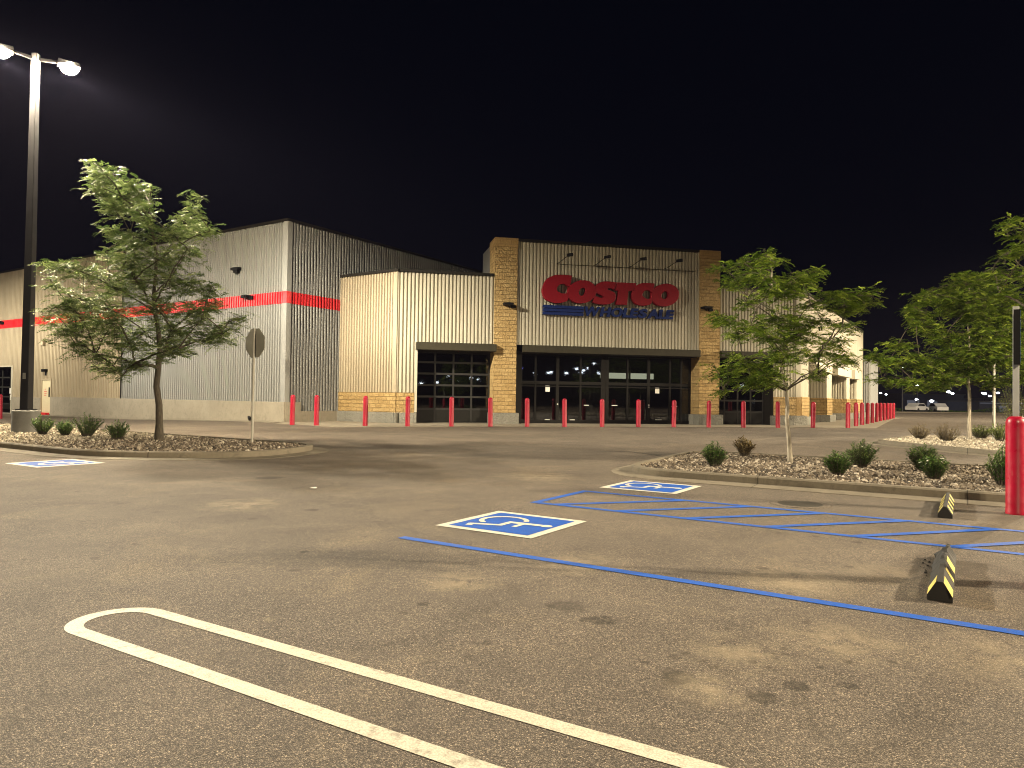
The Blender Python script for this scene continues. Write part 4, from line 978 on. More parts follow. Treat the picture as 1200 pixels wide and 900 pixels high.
# ================================================================== WHEEL STOPS
def wheel_stop(length, broken):
    t = thing('wheel_stop', (0, 0, 0), '', 'wheel stop', 'rubber wheel stops at the stall heads')
    prof = [(-.082, 0), (.082, 0), (.082, .04), (.018, .145), (-.018, .145), (-.082, .04)]
    m = MB(); n = 36; r = random.Random(9)
    for k in range(n+1):
        y = length*(k/n-0.5); j = 1.0
        for (x, z) in prof:
            dz = 0; dx = 0
            if broken and k > 14 and x < 0.05 and z > 0.03: dz = -r.uniform(0.0, .055)*(1 if x < 0 else .3); dx = r.uniform(-.015, .012)
            e = 0.985 if k in (0, n) else 1
            m.v.append((x*e+dx, y, max(0, z*e+dz)))
    for k in range(n):
        for q in range(6): m.f.append((k*6+q, k*6+(q+1) % 6, (k+1)*6+(q+1) % 6, (k+1)*6+q))
    m.f.append(tuple(reversed(range(6)))); m.f.append(tuple(n*6+q for q in range(6)))
    m.build('stop_body', M['rubber'], t)
    def slope(s, u, y): 
        a = Vector((s*.082, y, .04)); b = Vector((s*.018, y, .145)); nn = Vector((s*.105, 0, .064)).normalized()*0.003
        return tuple(a+(b-a)*u+nn)
    for s in (1, -1):
        ys = [-.40, -.15, .10, .35] if not broken else ([-.44, -.18, .06] if s > 0 else [-.44])
        for y in ys:
            y *= length; d = 0.17 if not broken else (0.24 if y != -.18*length else 0.11)
            m = MB(); P = [slope(s, .06, y-d/2-.02), slope(s, .06, y+d/2-.02), slope(s, .94, y+d/2+.02), slope(s, .94, y-d/2+.02)]
            m.face(P); m.build('yellow_reflector', M['yellow'], t)
    if broken:
        r2 = random.Random(4); m = MB()
        for k in range(11):
            x = r2.gauss(-.14, .045); y = r2.uniform(-.1, .7); s = r2.uniform(.004, .014)
            m.box8([(x-s, y-s, 0.002), (x+s, y-s*.6, 0.002), (x+s*.7, y+s, 0.002), (x-s, y+s*.8, 0.002), (x-s*.5, y-s*.5, s), (x+s*.5, y-s*.4, s*1.2), (x+s*.4, y+s*.6, s), (x-s*.5, y+s*.4, s*.8)])
        o_ = m.build('crumbled_rubber', M['rubber'], t); o_['kind'] = 'stuff'
    return t
w1 = wheel_stop(1.72, True); w1.location = (*ab(-0.17, 6.96), 0.003); w1.rotation_euler = (0, 0, AL); w1['label'] = 'battered black wheel stop with crumbling side and few yellow patches'
w2 = wheel_stop(1.72, False); w2.location = (*ab(-0.24, 11.42), 0.003); w2.rotation_euler = (0, 0, AL); w2['label'] = 'intact black wheel stop with yellow stripes near the planted bed kerb'
w3 = dup(w2); w3.location = (*ab(-21.9, 7.75), 0.003); w3.rotation_euler = (0, 0, AL-0.03); w3['label'] = 'black wheel stop in front of the kerb below the light pole pedestal'

# ================================================================== SIGNS AND POSTS
st = thing('stop_sign', (-7.2, 19.75, 0.1), 'grey back of an octagonal road sign on a slim post before the ribbed wall', 'road sign')
m = MB(); m.tube([(-7.2, 19.75, 0.0), (-7.2, 19.75, 3.28)], 0.035, 8); m.build('post', M['signgrey'], st, smooth=True)
Fs = Frame((-7.2, 19.75), AL)
m = MB(); oc = [(0.405*cos(pi/8+k*pi/4)/cos(pi/8), 2.88+0.405*sin(pi/8+k*pi/4)/cos(pi/8)) for k in range(8)]
i0 = 0
m.v += [Fs.p(x, -0.038, z) for x, z in oc]+[Fs.p(x, -0.046, z) for x, z in oc]
m.f += [tuple(range(8)), tuple(range(15, 7, -1))]+[(k, (k+1) % 8, 8+(k+1) % 8, 8+k) for k in range(8)]
sp_ = m.build('sign_panel', M['signgrey'], st)
m = MB(); m.face([Fs.p(x*.98, -0.0475, 2.88+(z-2.88)*.98) for x, z in oc]); m.build('sign_face', M['signred'], sp_, fix=False)
m = MB(); m.box8([Fs.p(-.03, .0, 2.5), Fs.p(.03, .0, 2.5), Fs.p(.03, -.036, 2.5), Fs.p(-.03, -.036, 2.5), Fs.p(-.03, .0, 3.22), Fs.p(.03, .0, 3.22), Fs.p(.03, -.036, 3.22), Fs.p(-.03, -.036, 3.22)]); m.build('bracket', M['dark_trim'], st)
m = MB(); m.box(18.25, 18.33, 26.9, 26.98, 0.05, 3.05); pp = tag(m.build('sign_post', M['signgrey'], bev=.008), 'plain slim steel post in the far bed beside the young tree', 'post')

# ================================================================== LIGHT POLES
def lamp_light(parent, loc, power, col, cut=(0.06, 0.38, 0.07), wall_dim=False):
    li = bpy.data.lights.new('lamp', 'SPOT'); li.energy = power; li.color = col; li.spot_size = radians(176); li.spot_blend = 0.12; li.shadow_soft_size = 0.11
    li.use_nodes = True; nt = li.node_tree; nt.nodes.clear()
    o = nt.nodes.new('ShaderNodeOutputLight'); e = nt.nodes.new('ShaderNodeEmission'); g = nt.nodes.new('ShaderNodeNewGeometry')
    s = nt.nodes.new('ShaderNodeSeparateXYZ'); L(nt, g.outputs['Incoming'], s.inputs[0])
    c = math_(nt, 'ABSOLUTE', s.outputs[2]); cc = math_(nt, 'MAXIMUM', c, 0.40)
    mr = nt.nodes.new('ShaderNodeMapRange'); mr.interpolation_type = 'SMOOTHSTEP'; mr.inputs[1].default_value = cut[0]; mr.inputs[2].default_value = cut[1]; mr.inputs[3].default_value = cut[2]; mr.inputs[4].default_value = 1.0; L(nt, c, mr.inputs[0])
    f = math_(nt, 'MULTIPLY', mr.outputs[0], math_(nt, 'DIVIDE', 0.06, math_(nt, 'POWER', cc, 2.7)))         # area-light optic: throws further than straight down
    if wall_dim:                                             # output dimmed towards the long wall to darken its ribs; no plate built
        vd = nt.nodes.new('ShaderNodeVectorMath'); vd.operation = 'DOT_PRODUCT'; vd.inputs[1].default_value = (AX[0]*SGN, AX[1]*SGN, 0); L(nt, g.outputs['Incoming'], vd.inputs[0])
        m2 = nt.nodes.new('ShaderNodeMapRange'); m2.interpolation_type = 'SMOOTHSTEP'; m2.inputs[1].default_value = -0.45; m2.inputs[2].default_value = 0.05; m2.inputs[3].default_value = 0.22; m2.inputs[4].default_value = 1.0; L(nt, vd.outputs['Value'], m2.inputs[0])
        f = math_(nt, 'MULTIPLY', f, m2.outputs[0])
    L(nt, f, e.inputs[1]); L(nt, e.outputs[0], o.inputs[0])
    ob = bpy.data.objects.new('lamp', li); COL.objects.link(ob); ob.location = loc; ob.parent = parent
    return ob
SGN = 1
def light_pole(dirs, power, col, H=12.75, cut=(0.06, 0.38, 0.07), lens='lens_off', wall_dim=False):
    t = thing('light_pole', (0, 0, 0), '', 'light pole')
    m = MB(); m.lathe([(.40, -.1), (.40, .70), (.375, .725), (0.0, .725)], 28, cap=False); m.build('concrete_pedestal', M['pedestal'], t, smooth=True, angle=35)
    m = MB(); a, b = .138, .096
    m.box8([(-a, -a, .74), (a, -a, .74), (a, a, .74), (-a, a, .74), (-b, -b, H-.2), (b, -b, H-.2), (b, b, H-.2), (-b, b, H-.2)]); po = m.build('pole', M['pole'], t, bev=.02)
    m = MB(); m.box(-.22, .22, -.22, .22, .725, .765); m.build('base_plate', M['pole'], t)
    m = MB(); m.box(-.05, .05, -.15, -.12, 1.75, 1.95); m.build('hand_hole_cover', M['steel'], po)
    for (dx, dy) in dirs:
        n = Vector((dx, dy, 0)).normalized(); s = Vector((-n.y, n.x, 0))
        def q(u, v, z): return tuple(n*u+s*v+Vector((0, 0, z)))
        m = MB(); m.box8([q(.1, -.045, H-.42), q(.62, -.045, H-.34), q(.62, .045, H-.34), q(.1, .045, H-.42), q(.1, -.045, H-.32), q(.62, -.045, H-.26), q(.62, .045, H-.26), q(.1, .045, H-.32)]); m.build('arm', M['pole'], t)
        m = MB(); m.box8([q(.6, -.22, H-.38), q(1.28, -.2, H-.36), q(1.28, .2, H-.36), q(.6, .22, H-.38), q(.62, -.19, H-.2), q(1.24, -.16, H-.22), q(1.24, .16, H-.22), q(.62, .19, H-.2)]); h = m.build('lamp_head', M['pole'], t, bev=.02)
        m = MB(); c = n*0.95
        prof = [(.27*sin(pi/2*k/7), -.22*cos(pi/2*k/7)) for k in range(8)]
        m.lathe([(max(.004, r), z) for r, z in prof], 18, (c.x, c.y, H-.382), cap=True); m.build('lamp_lens', M[lens], h, smooth=True)
        lamp_light(t, (c.x, c.y, H-.68), power, col, cut, wall_dim)
    return t
WARM = (1.0, 0.82, 0.55); NEUT = (1.0, 0.90, 0.70)
PW = 2.0
P1 = light_pole([(0.8, 0.6), (-0.8, -0.6)], 24000*PW, NEUT, lens='lens', wall_dim=True); P1.location = (-15.95, 23.35, 0.1); P1.rotation_euler = (0, 0, 0)
P1['label'] = 'tall dark light pole on concrete pedestal with two glowing lamp heads'
CUT = (0.06, 0.38, 0.07)
others = [((27.5, 3.0), 'light pole right of the accessible stalls, lighting them from the side', WARM, 40000, (0.09, 0.36, 0.03)),
          ((3.0, -15.0), 'light pole standing behind the hairpin stall lines', WARM, 10500, CUT),
          ((42, 44), 'light pole facing the bright side wall of the store', WARM, 33000, (0.03, 0.25, 0.1)),
          ((66, 72), 'light pole lighting the far end of the side roadway', WARM, 30000, CUT),
          ((-43.5, 37), 'light pole facing the tyre bay end of the long wall', NEUT, 19000, CUT)]
for (x, y), lab, col, pw, cut in others:
    p = light_pole([(0.8, 0.6), (-0.8, -0.6)], pw*PW, col, cut=cut); p.location = (x, y, 0); p['label'] = lab; p['group'] = 'car park light poles outside the picture'

# ================================================================== TREES AND SHRUBS
def frond(mb, base, d, up, ln, rr, n=6, w=0.016, ll=0.045):
    # one feathery leaf: leaflets in pairs joined by a thin midrib, so the leaf is one piece
    d = d.normalized(); s = d.cross(up)
    if s.length < 1e-3: s = Vector((1, 0, 0))
    s.normalize(); s = (s+up*rr.uniform(-.7, .7)).normalized(); nrm = s.cross(d).normalized(); prev = None; curl = rr.uniform(.1, .6)
    for k in range(n):
        t = (k+0.6)/n; c = base+d*(ln*t)-Vector((0, 0, 1))*(ln*curl*t*t)
        q = ll*(1-0.5*abs(t-.4))*rr.uniform(.8, 1.2); i = len(mb.v); mb.v.append(tuple(c)); ci = i
        if prev is not None:
            mb.v.append(tuple(c+s*.003)); mb.f.append((prev, ci, ci+1))
        for sg in (1, -1):
            o = (s*sg*0.85+d*0.55-nrm*rr.uniform(-.1, .45)).normalized(); wv = d*w*rr.uniform(.8, 1.2); mid = c+o*q*.5
            i = len(mb.v); mb.v += [tuple(mid-wv*.7), tuple(c+o*q), tuple(mid+wv*.7)]; mb.f.append((ci, i, i+1, i+2))
        prev = ci
def volume(base, cl, seed):
    # every limb cluster has a partner on the other side of the trunk, so the crown is as deep as it is wide
    rr = random.Random(seed); out = list(cl)
    for (x, y, z, rx, rz) in cl:
        if abs(y) > .3:
            y2 = -y*rr.uniform(.45, .95); s = (base[1]+y2)/(base[1]+y)
            out.append(((base[0]+x)*s-base[0]+rr.uniform(-.1, .1), y2, (z-1.3)*s+1.3+rr.uniform(-.08, .08), rx*.85, rz*.85))
    return out
def tree(base, clumps, fork, top, tr, lean, leaf, bark, label, seed, dens=1.0, ll=0.045, droop=0.18, fl=0.2):
    rr = random.Random(seed)
    t = thing('tree', (base[0], base[1], 0.09), label, 'tree')
    B = Vector((base[0], base[1], 0.05))
    axis = []
    na = 14
    for k in range(na+1):
        z = top*k/na; wob = 0.05*sin(k*1.3+seed)
        axis.append((Vector((lean[0]*(z/top)**1.3+wob*(k > 2), lean[1]*(z/top)+wob*.6*(k > 2), z))))
    nodes = [dict(p=a, par=(i-1), ax=True, n=0) for i, a in enumerate(axis)]
    order = sorted(clumps, key=lambda c: hypot(c[0]-lean[0]*c[2]/top, c[1])+0.15*c[2])
    for c in order:
        p = Vector(c[:3]); best = None
        for i, nd in enumerate(nodes):
            q = nd['p']
            if nd['ax'] and q.z < fork-0.05: continue
            dd = (p-q).length; hd = hypot(p.x-q.x, p.y-q.y)
            cost = dd+(2.2*max(0, q.z-(p.z-0.35*hd)))+(0.0 if nd['ax'] else 0.15)
            if best is None or cost < best[0]: best = (cost, i)
        nodes.append(dict(p=p, par=best[1], ax=False, n=0, c=c))
    for i in range(len(nodes)-1, len(axis)-1, -1):
        j = i
        while j is not None and j >= 0 and not nodes[j]['ax']: nodes[j]['n'] += 1; j = nodes[j]['par']
        if j is not None and j >= 0: nodes[j]['n'] += 1
    tm = MB(); bm_ = MB()
    def rad(z): return tr*(1-0.86*(z/top)**0.8)+0.006
    tm.tube([B+Vector((a.x, a.y, a.z)) for a in axis], [tr*1.35 if k == 0 else rad(a.z) for k, a in enumerate(axis)], 9)
    leafm = MB(); UPV = Vector((0, 0, 1))
    for nd in nodes:
        if nd['ax']: continue
        p0 = nodes[nd['par']]['p']; p1 = nd['p']; v = p1-p0
        pts = []; m = 6; r0 = min(0.007+0.0062*sqrt(nd['n'])*tr/0.07, rad(p0.z)*0.8 if nodes[nd['par']]['ax'] else 9)
        for k in range(m+1):
            u = k/m; q = p0+v*u; q = q+UPV*(0.10*v.length*sin(pi*u))*(0.6 if v.z > 0 else 1.0)+Vector((rr.uniform(-.03, .03), rr.uniform(-.03, .03), 0))*(0 < k < m)
            pts.append(B+q)
        bm_.tube(pts, [r0*(1-0.5*k/m) for k in range(m+1)], 5)
        c = nd['c']; rx, rz = c[3]*1.1, c[4]*1.25; ry = max(rx*0.9, .25)
        nt = max(5, int(dens*(rx*ry*max(rz, .12))**0.62*260))
        out = Vector((p1.x, p1.y, 0.25)).normalized()
        for k in range(nt):
            e = Vector((rr.gauss(0, .46), rr.gauss(0, .46), rr.gauss(0, .5)))
            if e.length > 1.25: e = e*(1.25/e.length)
            s = B+p1+Vector((e.x*rx, e.y*ry, e.z*max(rz, .13)))-v*rr.uniform(0, .25)
            az = rr.uniform(0, 2*pi); d = (out*0.6+Vector((cos(az), sin(az), rr.uniform(-.35, .75)))).normalized()
            tl = rr.uniform(.18, .46)*(.75+.06*(nd['p'].z)); P = [s-d*tl*.5]
            for q in range(1, 4): P.append(P[0]+d*tl*q/3-UPV*droop*tl*(q/3)**2)
            if k % 2 == 0: bm_.tube([B+p1+(s-B-p1)*.15, P[0], P[-1]], [.006, .005, .002], 3, cap=False)
            nf = rr.randint(4, 6)
            for q in range(nf):
                u = (q+.5)/nf; b = P[0]+d*tl*u-UPV*droop*tl*u*u
                sd = 1 if q % 2 else -1
                side_ = d.cross(UPV); side_ = side_.normalized() if side_.length > 1e-3 else Vector((1, 0, 0))
                fd = (d*.6+side_*sd*.8+Vector((rr.uniform(-.2, .2), rr.uniform(-.2, .2), rr.uniform(-.4, .45)))).normalized()
                frond(leafm, b, fd, UPV, fl*rr.uniform(.7, 1.2), rr, 6, ll*.36, ll)
    tm.build('trunk', bark, t, smooth=True, fix=False, angle=60)
    bm_.build('branches', M['bark_dark'], t, smooth=True, fix=False, angle=60)
    leafm.build('crown', leaf, t, fix=False); print('crown', len(leafm.f))
    return t
tree((-10.05, 20.3), volume((-10.05, 20.3), CL_A, 1), 2.05, 7.4, 0.105, (-0.55, 0.25), M['leaf_locust'], M['bark_dark'], 'spreading feathery tree with dark trunk between the light pole and the octagonal sign', 1, dens=0.40, ll=.074, fl=.26)
tree((6.13, 15.6), volume((6.13, 15.6), CL_B, 2), 1.45, 4.6, 0.052, (-0.45, 0.1), M['leaf_green'], M['bark_pale'], 'young tree with pale slender trunk in the rock bed before the right pillar', 2, dens=0.62, ll=.066, fl=.21)
tree((17.2, 26.7), volume((17.2, 26.7), CL_C, 3), 1.75, 5.9, 0.075, (0.1, 0.2), M['leaf_green'], M['bark_pale'], 'wide layered tree with pale trunk in the far bed beyond the roadway', 3, dens=0.55, ll=.088, fl=.25)
tree((10.75, 13.6), volume((10.75, 13.6), CL_D, 4), 2.0, 5.0, 0.07, (0.4, 0.0), M['leaf_green'], M['bark_pale'], 'leafy tree reaching in from the edge of the picture, near the sign post', 4, dens=0.48, ll=.062, fl=.2)

def shrub(loc, h, w, leaf, label, seed, kind='upright', flowers=0):
    h *= 1.1; w *= 1.15; rr = random.Random(seed); t = thing('shrub', (loc[0], loc[1], loc[2]), label, 'shrub', 'shrubs in the planted beds')
    sm = MB(); lm = MB(); fm = MB(); B = Vector(loc); UPV = Vector((0, 0, 1))
    ns = {'upright': 80, 'round': 110, 'grassy': 90}[kind]
    for k in range(ns):
        az = rr.uniform(0, 2*pi); u = sqrt(rr.random()); tilt = u*(0.95 if kind == 'round' else 0.75)
        hh = h*rr.uniform(.6, 1.05)*(1-0.35*u*u)
        tip = Vector((cos(az)*w/2*u*rr.uniform(.85, 1.1), sin(az)*w/2*u*rr.uniform(.85, 1.1), hh))
        b = Vector((cos(az), sin(az), 0))*w*.12*u
        m = [b+(tip-b)*q/3+Vector((0, 0, 1))*0.12*hh*sin(pi*q/3)*(u if kind != 'grassy' else -.2) for q in range(4)]
        sm.tube([B+q for q in m], [.007, .006, .004, .002], 4, cap=False)
        nl = 15 if kind != 'grassy' else 9
        for q in range(nl):
            f = 0.2+0.8*q/(nl-1); i0 = min(2, int(f*3)); g = f*3-i0
            c = B+m[i0]+(m[i0+1]-m[i0])*g; d = (m[i0+1]-m[i0]).normalized()
            a2 = rr.uniform(0, 2*pi); o = (Vector((cos(a2), sin(a2), 0.2))+d*(.9 if kind != 'round' else .5)).normalized()
            ln = rr.uniform(.05, .095)*(1.35 if kind == 'grassy' else 1); wv = o.cross(UPV)
            wv = (wv.normalized() if wv.length > 1e-3 else Vector((1, 0, 0)))*ln*(.17 if kind != 'grassy' else .08)
            i = len(lm.v); md = c+o*ln*.5
            lm.v += [tuple(c), tuple(md-wv), tuple(c+o*ln-UPV*ln*.1), tuple(md+wv)]; lm.f.append((i, i+1, i+2, i+3))
        if flowers and k % 3 == 0 and k//3 < flowers:
            c = B+tip*.92; r = .014
            fm.box8([(c.x-r, c.y-r, c.z), (c.x+r, c.y-r, c.z), (c.x+r, c.y+r, c.z), (c.x-r, c.y+r, c.z), (c.x-r*.6, c.y-r*.6, c.z+r), (c.x+r*.6, c.y-r*.6, c.z+r), (c.x+r*.6, c.y+r*.6, c.z+r), (c.x-r*.6, c.y+r*.6, c.z+r)])
    sm.build('stems', M['bark_dark'], t, fix=False); lm.build('foliage', leaf, t, fix=False)
    if flowers: fm.build('blossoms', M['flower'], t)
    return t
z = 0.09
LS = M['leaf_shrub']
shrub((-14.5, 22.0, z), .62, .55, LS, 'dark upright shrub beside the light pole pedestal', 21, 'upright', 6)
shrub((-13.6, 21.7, z), .48, .52, LS, 'small dark shrub, second from the light pole pedestal', 22)
shrub((-12.75, 21.35, z), .66, .82, LS, 'widest spiky shrub in the bed left of the dark trunked tree', 23, 'upright')
shrub((-11.1, 20.05, z), .52, .60, LS, 'low spreading shrub nearest the dark tree trunk', 24)
shrub((4.1, 14.35, z), .46, .44, LS, 'small dark green shrub at the rounded kerb end of the rock bed', 25, 'round')
shrub((5.63, 17.2, z), .44, .46, M['leaf_dry'], 'thin brownish shrub at the back of the rock bed, left of the pale trunk', 26, 'upright')
shrub((6.0, 13.05, z), .43, .47, LS, 'rounded dark shrub just right of the pale trunk, nearer the kerb', 27, 'round')
shrub((7.28, 14.8, z), .53, .58, LS, 'taller dark shrub right of the pale trunk, set further back', 28, 'round', 3)
shrub((8.15, 14.05, z), .53, .56, LS, 'dark shrub behind a blossoming shrub in the rock bed', 29, 'round')
shrub((7.45, 12.5, z), .42, .50, LS, 'low dark shrub dotted with white blossoms in the rock bed', 30, 'round', 16)
shrub((8.12, 11.75, z), .60, .44, LS, 'dark upright shrub partly behind the tall red bollard', 31, 'upright', 4)
shrub((15.4, 26.8, z), .52, .72, M['leaf_dry'], 'dry reddish tuft at the rounded end of the far bed', 32, 'grassy')
shrub((15.5, 25.3, z), .60, .80, M['leaf_dry'], 'second dry reddish tuft in the far bed, left of the trunk', 33, 'grassy')
shrub((18.1, 27.4, z), .52, .80, M['leaf_pale'], 'bright pale green shrub in the far bed between trunk and steel post', 34, 'round', 5)
shrub((17.75, 25.8, z), .62, .72, M['leaf_pale'], 'yellow green shrub in the far bed right of the steel post', 35, 'upright')
shrub((21.6, 30.3, z), 2.4, 1.5, M['leaf_pale'], 'tall bright green bush behind the far bed at the picture edge', 36, 'upright')

# ================================================================== FAR BACKGROUND
def far_lamp(x, y, zt, mat, r, label, arm=True):
    t = thing('lamp_post', (x, y, 0), label, 'lamp post', 'far lamps beyond the car park')
    m = MB(); m.tube([(x, y, -.5), (x, y, zt)], 0.09, 5); m.build('pole', M['pole'], t)
    m = MB(); m.lathe([(r*.5, -r*.6), (r, -r*.1), (r*.9, r*.3), (r*.3, r*.5)], 10, (x, y, zt)); m.build('lamp_head', mat, t)
FLP = [(77.9, 150, 3.5, .28), (89.6, 170, 3.5, .3), (117.2, 220, 3.1, .25), (107.4, 190, 3.0, .42), (96.9, 170, 2.4, .42), (88.7, 150, 2.0, .5), (125.2, 210, 4.0, .62), (138.7, 230, 3.7, .5), (122.4, 200, 3.4, .42), (147.6, 240, 5.5, .75), (145.8, 235, 4.9, .6), (115.6, 190, 2.2, .35), (113.2, 170, 4.0, .5), (127.9, 190, 3.7, .45), (119.8, 175, 4.3, .45), (139.1, 210, 4.8, .3), (97.6, 150, 2.0, .4), (94.9, 140, 2.1, .2)]
for i, (x, y, z_, r) in enumerate(FLP):
    far_lamp(x, y, z_, M['far_white'], r*.8, 'small white lamp glowing in the dark far beyond the car park')
far_lamp(112.7, 180, 3.2, M['far_red'], .5, 'small reddish lamp glowing in the dark beyond the young tree')
far_lamp(60.5, 110, 7.0, M['far_white'], .16, 'slim tall lamp post at the far edge of the side roadway')
RLP = [(30.6, -22.6, 6.1), (50.3, -57.7, 6.8), (62.2, -74.3, 7.6), (58.1, -65.2, 7.4), (75.8, -90.0, 8.3), (73.3, -80.1, 9.1), (84.3, -96.9, 8.8), (64.8, -62.1, 7.9), (51.4, -35.4, 8.0), (83.6, -86.2, 8.4), (96.4, -113.1, 11.1), (49.6, -111.2, 7.2), (37.3, -73.2, 5.5), (45.5, -91.5, 5.6), (43.6, -102.6, 5.3), (59.4, -118.4, 7.1), (65.0, -127.0, 7.2), (33.7, -84.7, 4.6), (115.6, -66.9, 5.4), (97.8, -43.2, 1.5)]
for i, (x, y, z_) in enumerate(RLP):
    far_lamp(x, y, z_, M['far_blue'] if i in (0, 12) else M['far_white'], hypot(x, y)*.004, 'distant lamp across the road, mirrored in the store glass')
def far_building(x0, x1, y, z1, label, wins, canopy=False):
    t = thing('far_building', ((x0+x1)/2, y, 0), label, 'building', 'dark buildings beyond the car park')
    m = MB(); m.box(x0, x1, y, y+14, -1, z1); m.build('wall', M['far_wall'], t)
    m = MB(); m.box(x0-.3, x1+.3, y-.4, y+14.3, z1, z1+.25); m.build('roof', M['roof'], t)
    m = MB()
    for (a, b, c, d) in wins: m.box(a, b, y-.06, y-.01, c, d)
    m.build('window', M['far_win'], t)
far_building(96.5, 112, 176, 3.6, 'long low dark block beyond the car park, left of the young tree', [(98, 101, .4, 2.2), (103, 106, .4, 2.2), (108, 110, .4, 2.2)])
far_building(93.5, 112, 142, 1.9, 'low dark building with pale doorways right of the young tree', [(93.6, 111, 1.6, 1.75), (97.4, 98.9, -.2, 1.2), (101, 101.9, -.2, 1.2)])
far_building(122, 150, 215, 3.0, 'dark roofline farthest beyond the car park', [(124, 127, .3, 1.8), (133, 136, .3, 1.8)])
def far_car(x, y, rz, label):
    t = thing('parked_car', (x, y, 0.02), label, 'car', 'white cars parked beyond the lot', rz)
    def P(mb, name, mat, par=t): # built in local axes
        w = wmat(par); mb.v = [tuple(w @ Vector(q)) for q in mb.v]; return mb.build(name, mat, par, smooth=True, angle=30)
    prof = [(-2.2, .35), (2.2, .35), (2.25, .75), (1.2, .95), (.55, 1.45), (-1.0, 1.48), (-1.75, 1.0), (-2.25, .9)]
    m = MB(); n = len(prof); m.v += [(x_, -.85, z_) for x_, z_ in prof]+[(x_, .85, z_) for x_, z_ in prof]
    m.f += [tuple(range(n)), tuple(reversed(range(n, 2*n)))]+[(k, (k+1) % n, n+(k+1) % n, n+k) for k in range(n)]
    P(m, 'body', M['car_white'])
    m = MB()
    for s in (-.856, .856): m.face([(-1.55, s, .98), (1.0, s, .98), (.5, s, 1.38), (-.95, s, 1.4)])
    P(m, 'side_glass', M['car_glass'])
    for wx in (-1.4, 1.4):
        for s in (-.78, .78):
            m = MB(); m.tube([(wx, s-.1, .33), (wx, s+.1, .33)], .33, 14); P(m, 'wheel', M['tyre'])
    for s in (-.6, .6):
        m = MB(); m.box(2.2, 2.27, s-.15, s+.15, .6, .72); P(m, 'headlight', M['white'])
far_car(66.5, 116.5, radians(35), 'white car parked beyond the far kerb, left of two')
far_car(70.4, 117.5, radians(80), 'white car parked beyond the far kerb, right of two')
far_lamp(68.5, 120, 4.5, M['far_white'], .2, 'small white lamp right above the two parked white cars')
li = bpy.data.lights.new('far_lamp', 'POINT'); li.energy = 40; li.color = (.85, .92, 1); li.shadow_soft_size = .3
lo = bpy.data.objects.new('far_lamp', li); COL.objects.link(lo); lo.location = (68.3, 114, 4.0)
# dark verge and low planting past the far kerb
vb = MB()
vb.box8([(40, 104, -.1), (150, 127, -.1), (150, 132, -.1), (40, 109, -.1), (40, 104, .14), (150, 127, .14), (150, 132, .14), (40, 109, .14)])
tag(vb.build('kerb', M['kerb']), 'pale far kerb at the end of the side roadway', None, None, 'structure')
hm = MB(); rr = random.Random(8)
for k in range(5200):
    u = rr.random(); x = 42+88*u; y = 111+20*u+rr.uniform(0, 1.6); hh = 0.5+.4*noise_h(u) if False else 0.55+0.35*sin(u*37)*sin(u*11.3)
    zc = rr.random()**.7*max(.15, hh); s = rr.uniform(.06, .16)
    d = Vector((rr.uniform(-1, 1), rr.uniform(-1, 1), rr.uniform(-.3, 1))).normalized()*s; e = d.cross(Vector((rr.uniform(-1, 1), rr.uniform(-1, 1), .3))).normalized()*s*.5
    c = Vector((x, y, zc)); i = len(hm.v); hm.v += [tuple(c-d), tuple(c-e), tuple(c+d), tuple(c+e)]; hm.f.append((i, i+1, i+2, i+3))
tag(hm.build('ground_cover', M['leaf_shrub'], fix=False), 'low dark ground cover along the far verge', None, None, 'stuff')

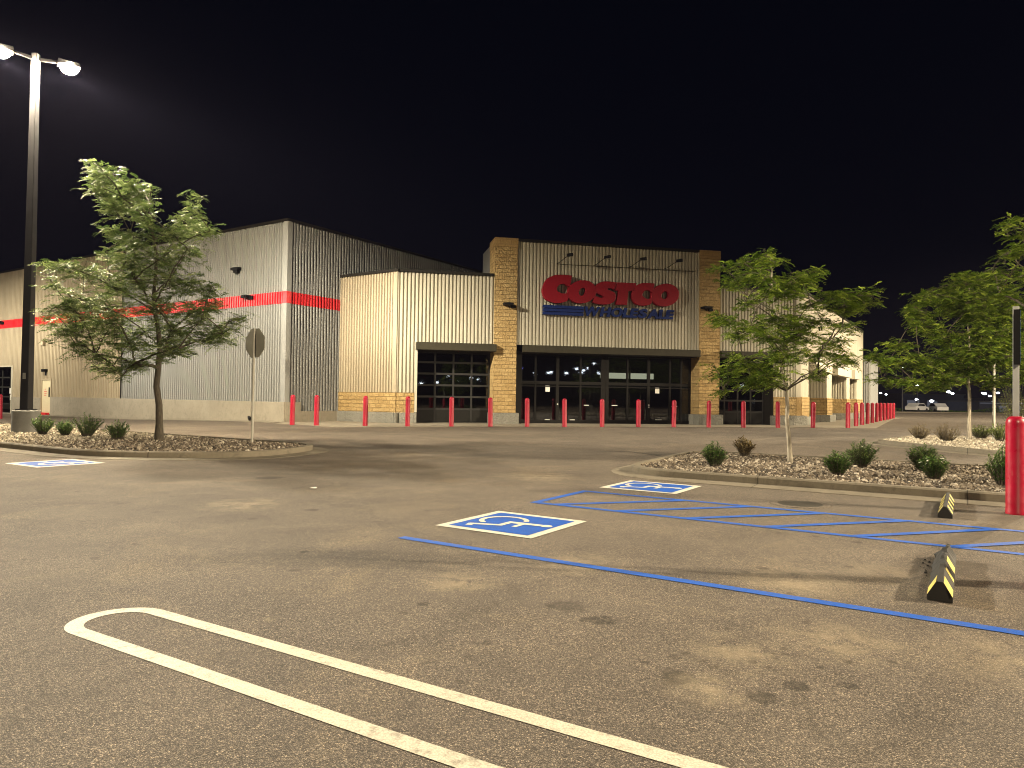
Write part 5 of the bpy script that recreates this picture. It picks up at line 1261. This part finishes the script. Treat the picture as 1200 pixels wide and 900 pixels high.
# ================================================================== SKY, CAMERA, RENDER
W = bpy.data.worlds.new('World'); SC.world = W; W.use_nodes = True
nt = W.node_tree; nt.nodes.clear()
wo = nt.nodes.new('ShaderNodeOutputWorld'); bg = nt.nodes.new('ShaderNodeBackground')
tc = nt.nodes.new('ShaderNodeTexCoord'); sx = nt.nodes.new('ShaderNodeSeparateXYZ'); L(nt, tc.outputs['Generated'], sx.inputs[0])
c = ramp(nt, sx.outputs[2], [(0.0, (0.0018, 0.0018, 0.0034)), (0.12, (0.0006, 0.0010, 0.0034)), (0.5, (0.0005, 0.0010, 0.0034))])
L(nt, c, bg.inputs[0]); bg.inputs[1].default_value = 1.0; L(nt, bg.outputs[0], wo.inputs[0])

cam = bpy.data.cameras.new('camera'); co = bpy.data.objects.new('camera', cam); COL.objects.link(co)
cam.sensor_width = 36; cam.lens = 36*832/1200; cam.clip_end = 3000; cam.clip_start = 0.05
pitch = math.atan((466.2-450)/832); roll = math.atan(0.0136)
co.location = (0, 0, 1.45)
co.rotation_euler = (Matrix.Rotation(pi/2+pitch, 4, 'X') @ Matrix.Rotation(roll, 4, 'Z')).to_euler()
SC.camera = co
SC.view_settings.view_transform = 'Standard'; SC.view_settings.look = 'None'; SC.view_settings.gamma = 1; SC.view_settings.exposure = -0.2; SC.view_settings.use_curve_mapping = False
cy = SC.cycles
cy.pixel_filter_type = 'BLACKMAN_HARRIS'; cy.filter_width = 1.05; cy.use_denoising = True; cy.denoising_input_passes = 'RGB_ALBEDO_NORMAL'; cy.denoising_prefilter = 'ACCURATE'; cy.denoiser = 'OPENIMAGEDENOISE'; cy.max_bounces = 6; cy.diffuse_bounces = 3; cy.glossy_bounces = 3; cy.transparent_max_bounces = 12; cy.caustics_reflective = False; cy.caustics_refractive = False
cy.sample_clamp_indirect = 4.0; cy.use_light_tree = True
SC.render.film_transparent = False

# tinted haze volume, added to imitate lens glare around the lamps
hz = MB(); hz.box(-620, 620, -620, 620, -2.5, 16.0)
ho = hz.build('haze', M['asphalt']); ho['kind'] = 'stuff'; ho['label'] = 'thin tinted haze added for a glare-like glow around the lamps'
hm_ = bpy.data.materials.new('glare_haze'); hm_.use_nodes = True; nt = hm_.node_tree; nt.nodes.clear()
o_ = nt.nodes.new('ShaderNodeOutputMaterial'); v_ = nt.nodes.new('ShaderNodeVolumePrincipled'); v_.inputs['Color'].default_value = (.66, .62, 1.0, 1); v_.inputs['Density'].default_value = 0.0001; v_.inputs['Anisotropy'].default_value = 0.0
L(nt, v_.outputs[0], o_.inputs[1]); ho.data.materials.clear(); ho.data.materials.append(hm_)
cy.volume_bounces = 0
